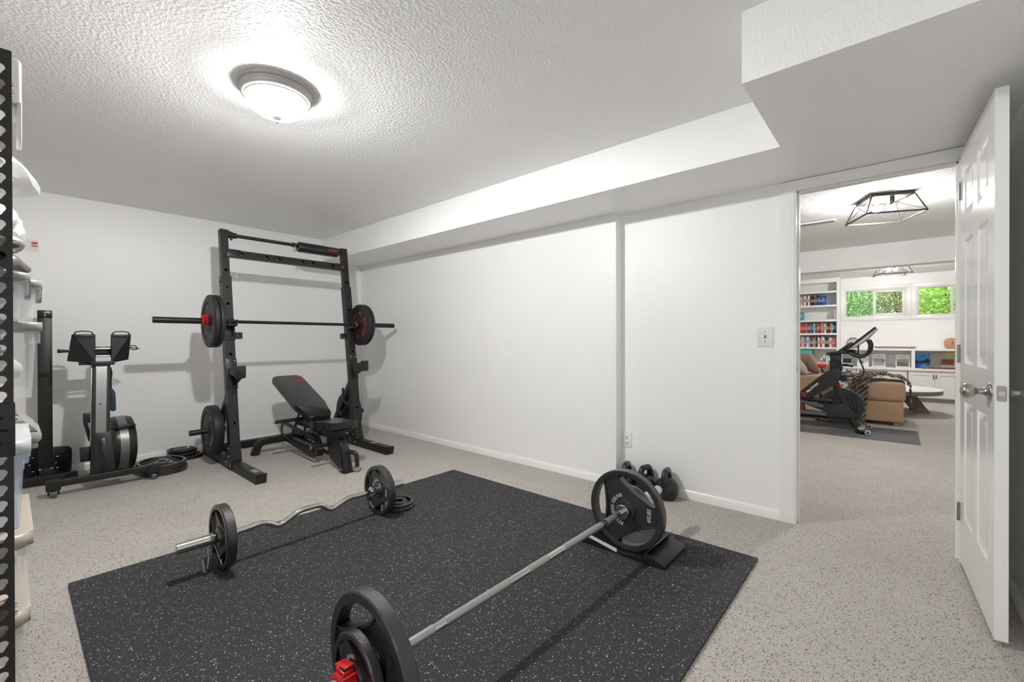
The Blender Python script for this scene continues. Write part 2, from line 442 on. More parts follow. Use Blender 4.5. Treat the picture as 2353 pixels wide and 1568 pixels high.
_tc = {}
def text_geo(s, size, ext, shear=0., bold=0.):
    key = (s, size, ext, shear, bold)
    if key not in _tc:
        cu = bpy.data.curves.new('lettering', 'FONT'); cu.body = s; cu.size = size; cu.extrude = ext; cu.align_x = 'CENTER'; cu.align_y = 'CENTER'
        cu.shear = shear; cu.offset = bold; cu.resolution_u = 3
        o = bpy.data.objects.new('lettering', cu); COL.objects.link(o)
        bpy.context.view_layer.update()
        me = bpy.data.meshes.new_from_object(o.evaluated_get(bpy.context.evaluated_depsgraph_get()))
        _tc[key] = ([tuple(v.co) for v in me.vertices], [tuple(p.vertices) for p in me.polygons])
        COL.objects.unlink(o); bpy.data.objects.remove(o); bpy.data.meshes.remove(me)
    return _tc[key]

def text(bm, s, size, mtx, ext=.0006, bend=None, shear=0., bold=0., sx=1.):
    """bend=(radius, angle): letters run clockwise round a circle, feet inwards; a negative radius turns the feet outwards"""
    vs, fs = text_geo(s, size, ext, shear, bold)
    nv = []
    for x, y, z in vs:
        x *= sx
        if bend:
            r, a = bend
            if r > 0: t = a - x / r; co = Vector(((r + y) * math.cos(t), (r + y) * math.sin(t), z))
            else: t = a - x / r; q = -r - y; co = Vector((q * math.cos(t), q * math.sin(t), z))
        else: co = Vector((x, y, z))
        nv.append(bm.verts.new(mtx @ co))
    for f in fs:
        try: bm.faces.new([nv[i] for i in f])
        except ValueError: pass

def holed(bm, w, L, holes, mtx, thick=0., N_=20):
    """strip w wide (u), L long (v); holes: list of (v centre, outline fn(angle)->(du,dv), half length of its cell)"""
    def V(u, v): return bm.verts.new(mtx @ Vector((u, v, 0)))
    cur = 0.
    new = []
    def quad(v0, v1):
        if v1 - v0 > 1e-6: new.append(bm.faces.new((V(-w / 2, v0), V(w / 2, v0), V(w / 2, v1), V(-w / 2, v1))))
    for vc, fn, hl in sorted(holes, key=lambda h: h[0]):
        quad(cur, vc - hl)
        angs = sorted(set([2 * PI * i / N_ for i in range(N_)] + [math.atan2(sy * hl, sx * w / 2) % (2 * PI) for sx in (-1, 1) for sy in (-1, 1)]))
        outer, inner = [], []
        for a in angs:
            c, s_ = math.cos(a), math.sin(a)
            k = min((w / 2) / abs(c) if abs(c) > 1e-9 else 1e9, hl / abs(s_) if abs(s_) > 1e-9 else 1e9)
            outer.append(V(c * k, vc + s_ * k)); du, dv = fn(a); inner.append(V(du, vc + dv))
        n = len(angs)
        for i in range(n): new.append(bm.faces.new((outer[i], outer[(i + 1) % n], inner[(i + 1) % n], inner[i])))
        cur = vc + hl
    quad(cur, L)
    if thick:
        ex = bmesh.ops.extrude_face_region(bm, geom=new)
        nv = [g for g in ex['geom'] if isinstance(g, bmesh.types.BMVert)]
        nrm = (mtx.to_3x3() @ Vector((0, 0, 1))).normalized()
        for v in nv: v.co -= nrm * thick
    bmesh.ops.remove_doubles(bm, verts=bm.verts, dist=1e-5)
# ------------------------------------------------------------------ room shell
ZC, ZS = 2.344, 2.076
XS, XA, XW = 2.528, 3.0375, 3.129      # soffit face, boxed-out wall, door wall
YB, YJ, YF, XL = 5.294, 1.607, -.385, -2.6
XBIG, YBIG = 1.81, .438                # the wide dropped ceiling by the door
DY0, DY1, DZ = -.236, .459, 2.018      # door opening
DX0, DX1 = 3.25, 11.2                  # den
DYL, DYR = 2.5, -3.2

bm = BM(); bx(bm, (XL, -3.3, -.1), (DX1 + .3, YB + .1, 0)); struct('floor', bm, 'carpet')
bm = BM(); bx(bm, (XL - .1, YF - .1, ZC), (DX0 - .06, YB + .1, ZC + .1)); struct('ceiling', bm, 'ceil')
bm = BM(); bx(bm, (XS, YBIG, ZS), (XW + .05, YB, ZC)); struct('ceiling_soffit', bm, 'wall')
bm = BM(); bx(bm, (XBIG, YF, ZS), (XW + .05, YBIG, ZC)); struct('ceiling_drop', bm, 'soffit')
bm = BM(); bx(bm, (XL - .1, YB, 0), (DX0, YB + .1, ZC)); struct('wall_back', bm, 'wall')
WL0, WL1, WLB, WLT = -.25, 1.45, .70, 2.06      # added window, unseen behind the camera, letting in fill daylight
bm = BM(); bx(bm, (XL - .1, YF - .1, 0), (XL, WL0, ZC)); bx(bm, (XL - .1, WL1, 0), (XL, YB, ZC)); bx(bm, (XL - .1, WL0, 0), (XL, WL1, WLB)); bx(bm, (XL - .1, WL0, WLT), (XL, WL1, ZC)); struct('wall_left', bm, 'wall')
bm = BM(); f = .05
for lo, hi in (((WL0, WLB), (WL0 + f, WLT)), ((WL1 - f, WLB), (WL1, WLT)), ((WL0 + f, WLB), (WL1 - f, WLB + f)), ((WL0 + f, WLT - f), (WL1 - f, WLT)), (((WL0 + WL1) / 2 - f / 2, WLB + f), ((WL0 + WL1) / 2 + f / 2, WLT - f))): bx(bm, (XL - .08, lo[0], lo[1]), (XL - .02, hi[0], hi[1]), .003)
w3 = struct('window_3', bm, 'trim')
bm = BM(); bx(bm, (XL - .055, WL0 + f, WLB + f), (XL - .049, WL1 - f, WLT - f)); struct('window_pane', bm, 'glass', w3)  # glazing of the added fill window
def portal(loc, rot, sx, sy):
    l = bpy.data.lights.new('window_portal', 'AREA'); l.shape = 'RECTANGLE'; l.size = sx; l.size_y = sy; l.cycles.is_portal = True
    o = bpy.data.objects.new('window_portal', l); COL.objects.link(o); o.location = loc; o.rotation_euler = rot
portal((XL - .09, (WL0 + WL1) / 2, (WLB + WLT) / 2), (0, R(-90), 0), WLT - WLB, WL1 - WL0)  # sky light enters through the added fill window here
bm = BM(); bx(bm, (XL, YF - .1, 0), (DX0 - .02, YF, ZC)); struct('wall_front', bm, 'wall')
bm = BM()
bx(bm, (XA, YJ, 0), (DX0, YB, ZC)); bx(bm, (XW, DY1 + .02, 0), (DX0, YJ, ZC))
bx(bm, (XW, DY0 - .02, DZ + .02), (DX0, DY1 + .02, ZC)); bx(bm, (XW, YF, 0), (DX0, DY0 - .02, ZC))
struct('wall_right', bm, 'wall')

def base(name, p0, p1, n):
    """baseboard from p0 to p1 with outward normal n: flat lower face and a stepped top bead"""
    bm = BM(); p0, p1, n = Vector(p0 + (0,)), Vector(p1 + (0,)), Vector(n + (0,))
    prof = [(0, 0), (.012, 0), (.012, .040), (.010, .044), (.0085, .050), (.006, .056), (.003, .060), (0, .060)]
    a = [bm.verts.new(p0 + n * x + Vector((0, 0, z))) for x, z in prof]; b = [bm.verts.new(p1 + n * x + Vector((0, 0, z))) for x, z in prof]
    for i in range(len(prof)):
        j = (i + 1) % len(prof); bm.faces.new((a[i], a[j], b[j], b[i]))
    bm.faces.new(a[::-1]); bm.faces.new(b)
    struct(name, bm, 'trim')
base('baseboard_back', (XL, YB), (XA, YB), (0, -1))
base('baseboard_right', (XA, YB), (XA, YJ - .012), (-1, 0))
base('baseboard_return', (XA - .012, YJ), (XW, YJ), (0, -1))
base('baseboard_door', (XW, YJ - .012), (XW, DY1 + .084), (-1, 0))
base('baseboard_left', (XL, YF), (XL, YB), (1, 0))
base('baseboard_front', (XL, YF), (XW, YF), (0, 1))

# door casing and jamb
def casing(name, x, nx, y0, y1, side):
    """vertical casing board on a wall plane X=x, stepped profile; side=+1: outer edge towards +Y"""
    bm = BM(); w = y1 - y0
    prof = [(0, .008), (.10, .013), (.13, .016), (.62, .016), (.66, .013), (.74, .015), (.86, .012), (.94, .009), (1, .009)]
    for k in range(len(prof) - 1):
        (a, t0), (b, t1) = prof[k], prof[k + 1]
        ya, yb_ = (y1 - a * w, y1 - b * w) if side > 0 else (y0 + a * w, y0 + b * w)
        t = max(t0, t1) if k % 2 == 0 else t0
        bx(bm, (min(x, x + nx * t), min(ya, yb_), 0), (max(x, x + nx * t), max(ya, yb_), DZ if True else 0))
    return struct(name, bm, 'trim', smooth=0)
casing('trim_1', XW, -1, DY1 - .004, DY1 + .084, 1)
bm = BM()
for k, (a, b, t) in enumerate(((0, .012, .009), (.012, .024, .012), (.024, .038, .015), (.038, .056, .016))):
    bx(bm, (XW - t, DY0 - .05, DZ - .004 + a), (XW, DY1 + .084, DZ - .004 + b))
struct('trim_2', bm, 'trim', smooth=0)
casing('trim_3', XW, -1, DY0 - .07, DY0 + .004, -1)
bm = BM()
bx(bm, (XW - .002, DY1, 0), (DX0 + .004, DY1 + .02, DZ + .02)); bx(bm, (XW - .002, DY0 - .02, 0), (DX0 + .004, DY0, DZ + .02))
bx(bm, (XW - .002, DY0, DZ), (DX0 + .004, DY1, DZ + .02))
bx(bm, (XW + .04, DY1 - .011, 0), (XW + .075, DY1, DZ), .002); bx(bm, (XW + .04, DY0, 0), (XW + .075, DY0 + .011, DZ), .002)
bx(bm, (XW + .04, DY0, DZ - .011), (XW + .075, DY1, DZ), .002)
jamb = struct('trim_4', bm, 'trim', smooth=0)
bm = BM(); prism(bm, rrect(.028, .058, .006), 0, .0015, Matrix(((1, 0, 0, XW + .018), (0, 0, -1, DY1), (0, 1, 0, .94), (0, 0, 0, 1))))
bx(bm, (XW - .006, DY1 - .003, .915), (XW + .005, DY1 - .0005, .965), .001)
struct('strike_plate', bm, 'nickel', jamb)
bm = BM(); bx(bm, (XW + .012, DY1 - .0022, .926), (XW + .026, DY1 - .0014, .954)); struct('latch_hole', bm, 'darkhole', jamb)

# the open six-panel door
door = bpy.data.objects.new('door_1', None); COL.objects.link(door); door['kind'] = 'structure'
door['label'] = 'white six-panel door standing open into the gym'; door['category'] = 'door'
hin = Vector((3.088, -.236, 0)); fre = Vector((2.360, -.267, 0))
dv = (fre - hin); DW = dv.length; dv.normalize()
nrm = Vector((-dv.y, dv.x, 0)); nrm = nrm if nrm.y > 0 else -nrm
ZB_, ZT_, TH = .022, 2.028, .036
MD = Matrix(((dv.x, 0, nrm.x, hin.x), (dv.y, 0, nrm.y, hin.y), (0, 1, 0, ZB_), (0, 0, 0, 1)))
HD = ZT_ - ZB_
def panel_face(bm, mtx, w, h, rects, n0):
    xs = sorted({0, w} | {r[0] for r in rects} | {r[2] for r in rects}); ys = sorted({0, h} | {r[1] for r in rects} | {r[3] for r in rects})
    def V(x, y, z): return bm.verts.new(mtx @ Vector((x, y, n0 + z)))
    for i in range(len(xs) - 1):
        for j in range(len(ys) - 1):
            cx, cy = (xs[i] + xs[i + 1]) / 2, (ys[j] + ys[j + 1]) / 2
            if any(r[0] < cx < r[2] and r[1] < cy < r[3] for r in rects): continue
            bm.faces.new([V(*p, 0) for p in ((xs[i], ys[j]), (xs[i + 1], ys[j]), (xs[i + 1], ys[j + 1]), (xs[i], ys[j + 1]))])
    for x0, y0, x1, y1 in rects:
        lv = [(0, 0), (.006, -.005), (.013, -.0085), (.019, -.0085), (.040, -.002), (.044, -.002)]
        rings = [[V(x0 + d, y0 + d, z), V(x1 - d, y0 + d, z), V(x1 - d, y1 - d, z), V(x0 + d, y1 - d, z)] for d, z in lv]
        for a, b in zip(rings, rings[1:]):
            for k in range(4): bm.faces.new((a[k], a[(k + 1) % 4], b[(k + 1) % 4], b[k]))
        bm.faces.new(rings[-1])
    bmesh.ops.remove_doubles(bm, verts=bm.verts, dist=1e-5)
pw = (DW - .11 * 2 - .095) / 2
cols = ((.11, .11 + pw), (.11 + pw + .095, DW - .11))
rows = ((.24, .80), (.98, 1.56), (1.66, 1.885))
rects = [(a, c, b, d) for a, b in cols for c, d in rows]
bm = BM()
panel_face(bm, MD, DW, HD, rects, 0)
MB_ = MD @ Matrix.Translation((0, 0, -TH)) @ Matrix.Diagonal((1, 1, -1, 1))
panel_face(bm, MB_, DW, HD, rects, 0)
for p, q in (((0, 0), (DW, 0)), ((DW, 0), (DW, HD)), ((DW, HD), (0, HD)), ((0, HD), (0, 0))):
    bm.faces.new([bm.verts.new(MD @ Vector(v)) for v in ((p[0], p[1], 0), (q[0], q[1], 0), (q[0], q[1], -TH), (p[0], p[1], -TH))])
bmesh.ops.remove_doubles(bm, verts=bm.verts, dist=1e-5)
o = struct('door_panel', bm, 'door', door, smooth=20)
def knob(sgn):
    bm = BM(); ku = DW - .06; kz = .92 - ZB_
    mt = MD @ Matrix.Translation((ku, kz, 0 if sgn > 0 else -TH)) @ Matrix.Diagonal((1, 1, sgn, 1))
    lathe(bm, [(0, 0), (.033, 0), (.033, .004), (.030, .007), (.020, .010), (.0165, .014), (.013, .020), (.012, .034), (.0135, .037), (.021, .043),
               (.0265, .052), (.028, .061), (.0265, .070), (.021, .077), (.012, .0805), (0, .081)], 40, mt)
    return struct('door_knob', bm, 'nickel', door, 60)
knob(1); knob(-1)
bm = BM()
ME_ = Matrix.Translation(fre) @ Matrix(((-nrm.x, 0, dv.x, 0), (-nrm.y, 0, dv.y, 0), (0, 1, 0, 0), (0, 0, 0, 1)))   # u across the edge, v up, n out of the edge
prism(bm, rrect(.025, .057, .005), 0, .0012, ME_ @ Matrix.Translation((TH / 2, .92, 0)))
lp = struct('latch_plate', bm, 'nickel', door)
bm = BM(); prism(bm, [(-.008, -.009), (.004, -.009), (.008, -.004), (.008, .009), (-.008, .009)], .001, .006, ME_ @ Matrix.Translation((TH / 2, .92, 0)))
struct('latch_bolt', bm, 'chrome', lp)
for z in (.22, 1.0, 1.8):
    bm = BM(); cyl(bm, (hin.x + .004, hin.y + .006, z), (hin.x + .004, hin.y + .006, z + .09), .006, seg=12); struct('door_hinge', bm, 'nickel', door)

# ------------------------------------------------------------------ den shell
bm = BM(); bx(bm, (DX0 - .06, DYR - .1, ZC), (DX1 + .3, DYL + .1, ZC + .1)); struct('ceiling_den', bm, 'ceil')
bm = BM(); bx(bm, (7.40, DYR, 2.052), (7.62, DYL, ZC)); struct('ceiling_beam', bm, 'soffit')
bm = BM(); bx(bm, (DX0, DYL, 0), (DX1 + .2, DYL + .1, ZC)); struct('wall_den_left', bm, 'wall')
bm = BM(); bx(bm, (DX0 - .12, DYR - .1, 0), (DX1 + .2, DYR, ZC)); struct('wall_den_right', bm, 'wall')
bm = BM(); bx(bm, (DX0 - .06, DYR, 0), (DX0, YF - .1, ZC)); bx(bm, (DX0 - .06, YF - .1, 0), (DX0, YF, ZC)); struct('wall_den_front', bm, 'wall')
WIN = [(-.142, .80), (-1.23, -.288)]
WZ0, WZ1 = 1.553, 2.092
bm = BM()
ys = [DYR, WIN[1][0], WIN[1][1], WIN[0][0], WIN[0][1], DYL]
for a, b in ((0, 1), (2, 3), (4, 5)): bx(bm, (DX1, ys[a], 0), (DX1 + .14, ys[b], ZC))
for y0, y1 in WIN: bx(bm, (DX1, y0, 0), (DX1 + .14, y1, WZ0)); bx(bm, (DX1, y0, WZ1), (DX1 + .14, y1, ZC))
struct('wall_den_back', bm, 'wall')
for k, (y0, y1) in enumerate(WIN):
    w = bpy.data.objects.new('window_%d' % (k + 1), None); COL.objects.link(w); w['kind'] = 'structure'
    w['label'] = ('white sliding window beside the bookcase', 'white sliding window behind the ukulele')[k]; w['category'] = 'window'
    bm = BM(); f = .022; x0, x1 = DX1 + .01, DX1 + .11
    bx(bm, (x0, y0, WZ0), (x1, y0 + f, WZ1), .003); bx(bm, (x0, y1 - f, WZ0), (x1, y1, WZ1), .003)
    bx(bm, (x0, y0 + f, WZ0), (x1, y1 - f, WZ0 + f), .003); bx(bm, (x0, y0 + f, WZ1 - f), (x1, y1 - f, WZ1), .003)
    struct('window_frame', bm, 'white', w)
    bm = BM(); c = .075
    for (a0, a1, b0, b1) in ((y0 - c, y1 + c, WZ1, WZ1 + c), (y0 - c, y1 + c, WZ0 - c, WZ0), (y0 - c, y0, WZ0, WZ1), (y1, y1 + c, WZ0, WZ1)):
        bx(bm, (DX1 - .014, a0, b0), (DX1 + .001, a1, b1), .003)
    struct('window_casing', bm, 'trim', w)
    ym = (y0 + y1) / 2
    # fixed pane towards the bookcase, sliding sash in front of it on the other half
    bm = BM(); bx(bm, (DX1 + .085, ym - .02, WZ0 + f), (DX1 + .091, y1 - f, WZ1 - f)); struct('window_pane', bm, 'glass', w)
    bm = BM(); s = .045; a, b = y0 + f, ym + .028
    bx(bm, (DX1 + .035, a, WZ0 + f), (DX1 + .075, a + s, WZ1 - f), .004); bx(bm, (DX1 + .035, b - s, WZ0 + f), (DX1 + .075, b, WZ1 - f), .004)
    bx(bm, (DX1 + .035, a + s, WZ0 + f), (DX1 + .075, b - s, WZ0 + f + s), .004); bx(bm, (DX1 + .035, a + s, WZ1 - f - s), (DX1 + .075, b - s, WZ1 - f), .004)
    sash = struct('window_sash', bm, 'white', w)
    bm = BM(); bx(bm, (DX1 + .050, a + s, WZ0 + f + s), (DX1 + .056, b - s, WZ1 - f - s)); struct('sash_pane', bm, 'glass', sash)

for y0, y1 in WIN: portal((DX1 + .13, (y0 + y1) / 2, (WZ0 + WZ1) / 2), (0, R(90), 0), WZ1 - WZ0, y1 - y0)
# garden beyond the windows
bm = BM(); bx(bm, (DX1 + .3, -6, .2), (22, 8, 1.1)); g = struct('ground_garden', bm, 'soil')
rnd = random.Random(3)
def bush(name, c, rad, n, m, label, cat='bush', flowers=0, leaf=.09):
    t = Thing(name, label, cat, (c[0], c[1], 1.1), 0, 'bushes outside the den windows')
    bm = BM()
    for _ in range(n):
        d = Vector((rnd.gauss(0, 1), rnd.gauss(0, 1), rnd.gauss(0, 1))).normalized() * (rnd.random() ** .35)
        p = Vector((c[0] + d.x * rad[0], c[1] + d.y * rad[1], c[2] + d.z * rad[2]))
        if p.z < 1.1: p.z = 1.1 + rnd.random() * .2
        s = leaf * (.6 + rnd.random() * .8); q = Matrix.Rotation(rnd.random() * 6.3, 3, 'Z') @ Matrix.Rotation(rnd.uniform(-1, 1), 3, 'X') @ Matrix.Rotation(rnd.uniform(-1, 1), 3, 'Y')
        vs = [bm.verts.new(p + q @ Vector(v)) for v in ((-s, 0, 0), (0, -s * .38, s * .1), (s, 0, 0), (0, s * .38, s * .1))]
        bm.faces.new(vs)
    t.part('foliage', bm, m, smooth=0)
    bm = BM()
    for k in range(5):
        a = k * 1.3; tube(bm, [(c[0], c[1], 1.08), (c[0] + .1 * math.cos(a), c[1] + .1 * math.sin(a), c[2]), (c[0] + rad[0] * .6 * math.cos(a), c[1] + rad[1] * .6 * math.sin(a), c[2] + rad[2] * .7)], .018, 6)
    t.part('stem', bm, 'bark')
    if flowers:
        bm = BM()
        for _ in range(flowers):
            ball(bm, (c[0] - rad[0] * (.6 + rnd.random() * .4), c[1] + rnd.uniform(-.8, .8) * rad[1], c[2] + rnd.uniform(-.6, .8) * rad[2]),   .014, seg=6, rings=4)
        t.part('blossom', bm, 'flower', smooth=0)
bush('shrub', (13.6, .95, 2.0), (.9, .62, 1.1), 9000, 'leaf2', 'mid-green flowering shrub outside the window beside the bookcase', flowers=26, leaf=.034)
bush('shrub', (14.6, -.05, 2.1), (.9, .75, 1.2), 9000, 'leaf3', 'dark olive fir-like bush behind the middle of the den windows', leaf=.03)
bush('shrub', (13.2, -.95, 1.9), (.8, .62, 1.0), 9000, 'leaf1', 'bright yellow-green shrub outside the window behind the ukulele', flowers=20, leaf=.042)
bush('hedge', (16.6, .2, 2.2), (.8, 3.2, 1.6), 12000, 'leaf2', 'tall garden hedge far behind the shrubs', 'hedge', leaf=.075)
# ------------------------------------------------------------------ gym: ceiling lamp, switch, outlet
LX, LY = .862, 2.272
lt = Thing('ceiling_light', 'round brushed-metal flush ceiling lamp with frosted glass bowl', 'lamp', (LX, LY, 2.20))
T_ = Matrix.Translation((LX, LY, 0))
bm = BM(); lathe(bm, [(0, 2.344), (.170, 2.344), (.170, 2.334), (.166, 2.328), (.157, 2.325), (.154, 2.318), (.158, 2.312), (.155, 2.300), (.144, 2.292), (.138, 2.291), (.136, 2.287), (.131, 2.286), (.131, 2.300), (0, 2.300)], 64, T_)
lt.part('lamp_pan', bm, 'satin', smooth=40)
bm = BM(); lathe(bm, [(.130, 2.296), (.1315, 2.288), (.130, 2.276), (.124, 2.258), (.110, 2.238), (.088, 2.222), (.058, 2.211), (.028, 2.206), (0, 2.205)], 48, T_)
lt.part('glass_bowl', bm, 'globe', smooth=80)
bm = BM(); lathe(bm, [(0, 2.207), (.020, 2.2065), (.0215, 2.202), (.015, 2.195), (.006, 2.191), (.005, 2.187), (.0075, 2.184), (.0075, 2.180), (.004, 2.176), (0, 2.175)], 24, T_)
lt.part('finial', bm, 'satin', smooth=60)

bl_ = bpy.data.lights.new('lamp_bulb', 'POINT'); bl_.energy = LAMP; bl_.shadow_soft_size = .035; bl_.color = (1, .992, .98)
bo = bpy.data.objects.new('lamp_bulb', bl_); COL.objects.link(bo); bo.parent = lt.o; bo.location = (0, 0, .088)

sw = Thing('light_switch', 'white toggle light switch plate beside the door casing', 'switch', (XW, .623, 1.07))
mW = Matrix(((0, 0, -1, XW), (-1, 0, 0, 0), (0, 1, 0, 0), (0, 0, 0, 1)))      # u=-Y v=Z n=-X : read from inside the gym
def wm(y, z, n=0): return mW @ Matrix.Translation((-y, z, n))
bm = BM(); prism(bm, rrect(.088, .128, .004), 0, .006, wm(.623, 1.134), .002); sw.part('plate', bm, 'white')
bm = BM(); bx(bm, (-.005, -.012, .006), (.005, .012, .0075), mtx=wm(.623, 1.134)); bx(bm, (-.0035, -.003, .006), (.0035, .009, .018), .001, mtx=wm(.623, 1.134)); sw.part('toggle', bm, 'greylid')
for z in (-.03, .03):
    bm = BM(); cyl(bm, wm(.623, 1.134 + z, .006) @ Vector((0, 0, 0)), wm(.623, 1.134 + z, .0075) @ Vector((0, 0, 0)), .003, seg=10); sw.part('screw', bm, 'bronze')
ot = Thing('wall_outlet', 'white double power outlet low on the wall above the kettlebells', 'outlet', (XW, 1.562, .29))
bm = BM(); prism(bm, rrect(.076, .118, .004), 0, .006, wm(1.562, .348), .002); ot.part('plate', bm, 'white')
for z in (-.021, .021):
    bm = BM(); prism(bm, rrect(.030, .028, .010), .006, .0085, wm(1.562, .348 + z), .0006); sk = ot.part('socket', bm, 'white')
    bm = BM()
    for u in (-.0065, .0065): bx(bm, (u - .0014, -.002, .0084), (u + .0014, .007, .0092), mtx=wm(1.562, .348 + z))
    bx(bm, (-.003, -.010, .0084), (.003, -.005, .0092), mtx=wm(1.562, .348 + z)); ot.part('slot', bm, 'darkhole', sk)

# ------------------------------------------------------------------ rubber tiles with jigsaw edges
TX = [.172, .752, 1.332, 1.908, 2.488]; TY = [.528, 1.106, 1.684, 2.262, 2.842]
def jig(p, q, sgn, gap):
    """jigsaw edge from p to q (teeth out along sgn*normal)"""
    p, q = Vector(p), Vector(q); d = (q - p); L = d.length; d.normalize(); n = Vector((-d.y, d.x)) * sgn; out = []
    nt = 9; w = L / (nt * 2 + 1)
    for k in range(nt):
        a = w * (1 + 2 * k); h = .017
        for s, o_ in ((a, 0), (a - w * .14, h), (a + w * 1.14, h), (a + w, 0)): out.append(p + d * s + n * o_)
    return out
def tile_edge(p, q, inner, gap=0):
    # edges run in +X or +Y so that both neighbours share the same teeth
    return [Vector(p)] + (jig(p, q, 1, gap) if inner else []) + [Vector(q)]
rown = ('nearest the camera', 'second back from the camera', 'third back from the camera', 'along the edge facing the rack')
coln = ('in the column beside the storage shelf', 'in the second column from the shelf', 'in the second column from the door wall', 'in the column beside the door wall')
for i in range(4):
    for j in range(4):
        x0, x1, y0, y1 = TX[i], TX[i + 1], TY[j], TY[j + 1]
        e = tile_edge((x0, y0), (x1, y0), j > 0)[:-1] + tile_edge((x1, y0), (x1, y1), i < 3)[:-1]
        e += tile_edge((x0, y1), (x1, y1), j < 3)[::-1][:-1] + tile_edge((x0, y0), (x0, y1), i > 0)[::-1][:-1]
        cx, cy = (x0 + x1) / 2, (y0 + y1) / 2
        bm = BM()
        jx, jy = random.uniform(-.0004, .0004), random.uniform(-.0004, .0004)
        pts = [((v.x - cx) * .9991 + cx + jx, (v.y - cy) * .9991 + cy + jy) for v in e]
        a = [bm.verts.new((x, y, .001)) for x, y in pts]; b = [bm.verts.new((x, y, .012)) for x, y in pts]
        for k in range(len(pts)): bm.faces.new((a[k], a[(k + 1) % len(pts)], b[(k + 1) % len(pts)], b[k]))
        for tri in tessellate_polygon([[Vector((x, y, 0)) for x, y in pts]]):
            bm.faces.new([a[q] for q in tri]); bm.faces.new([b[q] for q in tri])
        single('rubber_floor_tile', bm, 'rubber', 'black flecked rubber tile %s, row %s' % (coln[i], rown[j]), 'floor tile', 'interlocking rubber floor tiles', smooth=0)

# ------------------------------------------------------------------ weight plates (built lying flat, face up, axis Z)
def grip_plate_mesh(Rr, th, bore=.0265, hub=.055, rim=.03, holes=(60, 180, 300), span=78, depth=.09, lip=.014, web=.5):
    bm = BM(); n = 120; h = th / 2; hw = h * web
    ri = Rr - rim
    def dep(a):
        d = 0
        for c in holes:
            u = (math.degrees(a) - c + 180) % 360 - 180
            if abs(u) < span / 2: d = max(d, depth * max(0, math.cos(math.pi * u / span)) ** .55)
        return d
    rows = []
    for i in range(n):
        a = 2 * PI * i / n; dp = dep(a); rh = ri - dp; rl = max(rh - (lip if dp > .004 else 0), hub + .004)
        prof = [(bore, h), (hub, h), (hub + .004, hw), (max(rl, hub + .005), hw), (max(rl + .003, hub + .006), h * .96), (rh, h * .96), (ri, h * .96), (ri + .002, h), (Rr - .004, h), (Rr, h - .004)]
        col = [(r, z) for r, z in prof] + [(r, -z) for r, z in prof[::-1]]
        rows.append(([bm.verts.new((r * math.cos(a), r * math.sin(a), z)) for r, z in col], dp))
    m = len(rows[0][0])
    for i in range(n):
        (A, da), (B, db) = rows[i], rows[(i + 1) % n]
        hole = da > .004 and db > .004
        for k in range(m):
            k2 = (k + 1) % m
            if hole and k in (5, m - 7): continue
            try: bm.faces.new((A[k], B[k], B[k2], A[k2]))
            except ValueError: pass
        if hole:
            bm.faces.new((A[5], B[5], B[m - 6], A[m - 6])); bm.faces.new((A[6], A[m - 7], B[m - 7], B[6]))
        elif da > .004 or db > .004: pass
    bmesh.ops.remove_doubles(bm, verts=bm.verts, dist=2e-4)
    return bm

def plate_tri(name, Rr, th, label, group, words, lb, paint_, holes=(60, 180, 300), hub=.055, rim=.03, depth=.09, span=78, lip=.014, start=95, tsize=.026, lbr=None):
    t = Thing(name, label, 'weight plate', (0, 0, 0), 0, group)
    bm = grip_plate_mesh(Rr, th, hub=hub, rim=rim, holes=holes, depth=depth, span=span, lip=lip); t.part('plate_body', bm, 'iron', smooth=40)
    bm = BM(); z = th / 4 + .0004
    for sg in (1, -1):
        I = Matrix.Translation((0, 0, z)) if sg > 0 else Matrix.Rotation(PI, 4, 'X') @ Matrix.Translation((0, 0, z))
        text(bm, words, tsize, I, .0012, bend=(hub + tsize * .62 + .006, R(start) if sg > 0 else R(200)), bold=.0006, sx=1.3)
        if lb:
            q = lbr or Rr * .6
            for c in holes[-1:]:
                a = R(c + 60) * (1 if sg > 0 else -1)
                text(bm, lb, tsize * 1.1, I @ Matrix.Rotation(a, 4, 'Z') @ Matrix.Translation((q, 0, 0)) @ Matrix.Rotation(R(90), 4, 'Z'), .0012, shear=.15, bold=.0006)
    t.part('lettering', bm, paint_, smooth=0, label='raised pale lettering')
    return t

def bumper(name, Rr, th, label, group, word, num, col):
    t = Thing(name, label, 'weight plate', (0, 0, 0), 0, group)
    h = th / 2; bm = BM()
    lathe(bm, [(.0262, h - .004), (.030, h - .003), (.066, h - .003), (.070, h - .006), (.100, h - .006), (Rr * .70, h - .008), (Rr * .735, h - .0005), (Rr * .76, h), (Rr - .012, h), (Rr - .003, h - .004), (Rr, h - .012),
               (Rr, -h + .012), (Rr - .003, -h + .004), (Rr - .012, -h), (Rr * .76, -h), (Rr * .735, -h + .0005), (Rr * .70, -h + .008), (.100, -h + .006), (.070, -h + .006), (.066, -h + .003), (.030, -h + .003), (.0262, -h + .004)], 72, closed=True)
    t.part('plate_body', bm, 'bumper', smooth=40)
    bm = BM()
    for sg in (1, -1):
        I = Matrix.Translation((0, 0, h - .0065)) if sg > 0 else Matrix.Rotation(PI, 4, 'X') @ Matrix.Translation((0, 0, h - .0065))
        for a in (0, 180):
            text(bm, word, .043, I, .0012, bend=(Rr * .575, R(a)), shear=.2, bold=.0014, sx=1.5)
        for a in (90, 270):
            text(bm, num, .040, I, .0012, bend=(Rr * .575, R(a)), bold=.0012, sx=1.2)
    t.part('lettering', bm, col, smooth=0, label=('red' if 'red' in col else 'grey') + ' raised lettering')
    bm = BM(); lathe(bm, [(.0258, h - .0035), (.034, h - .0022), (.034, -h + .0022), (.0258, -h + .0035)], 32, closed=True); t.part('bore_ring', bm, 'steelblk')
    return t
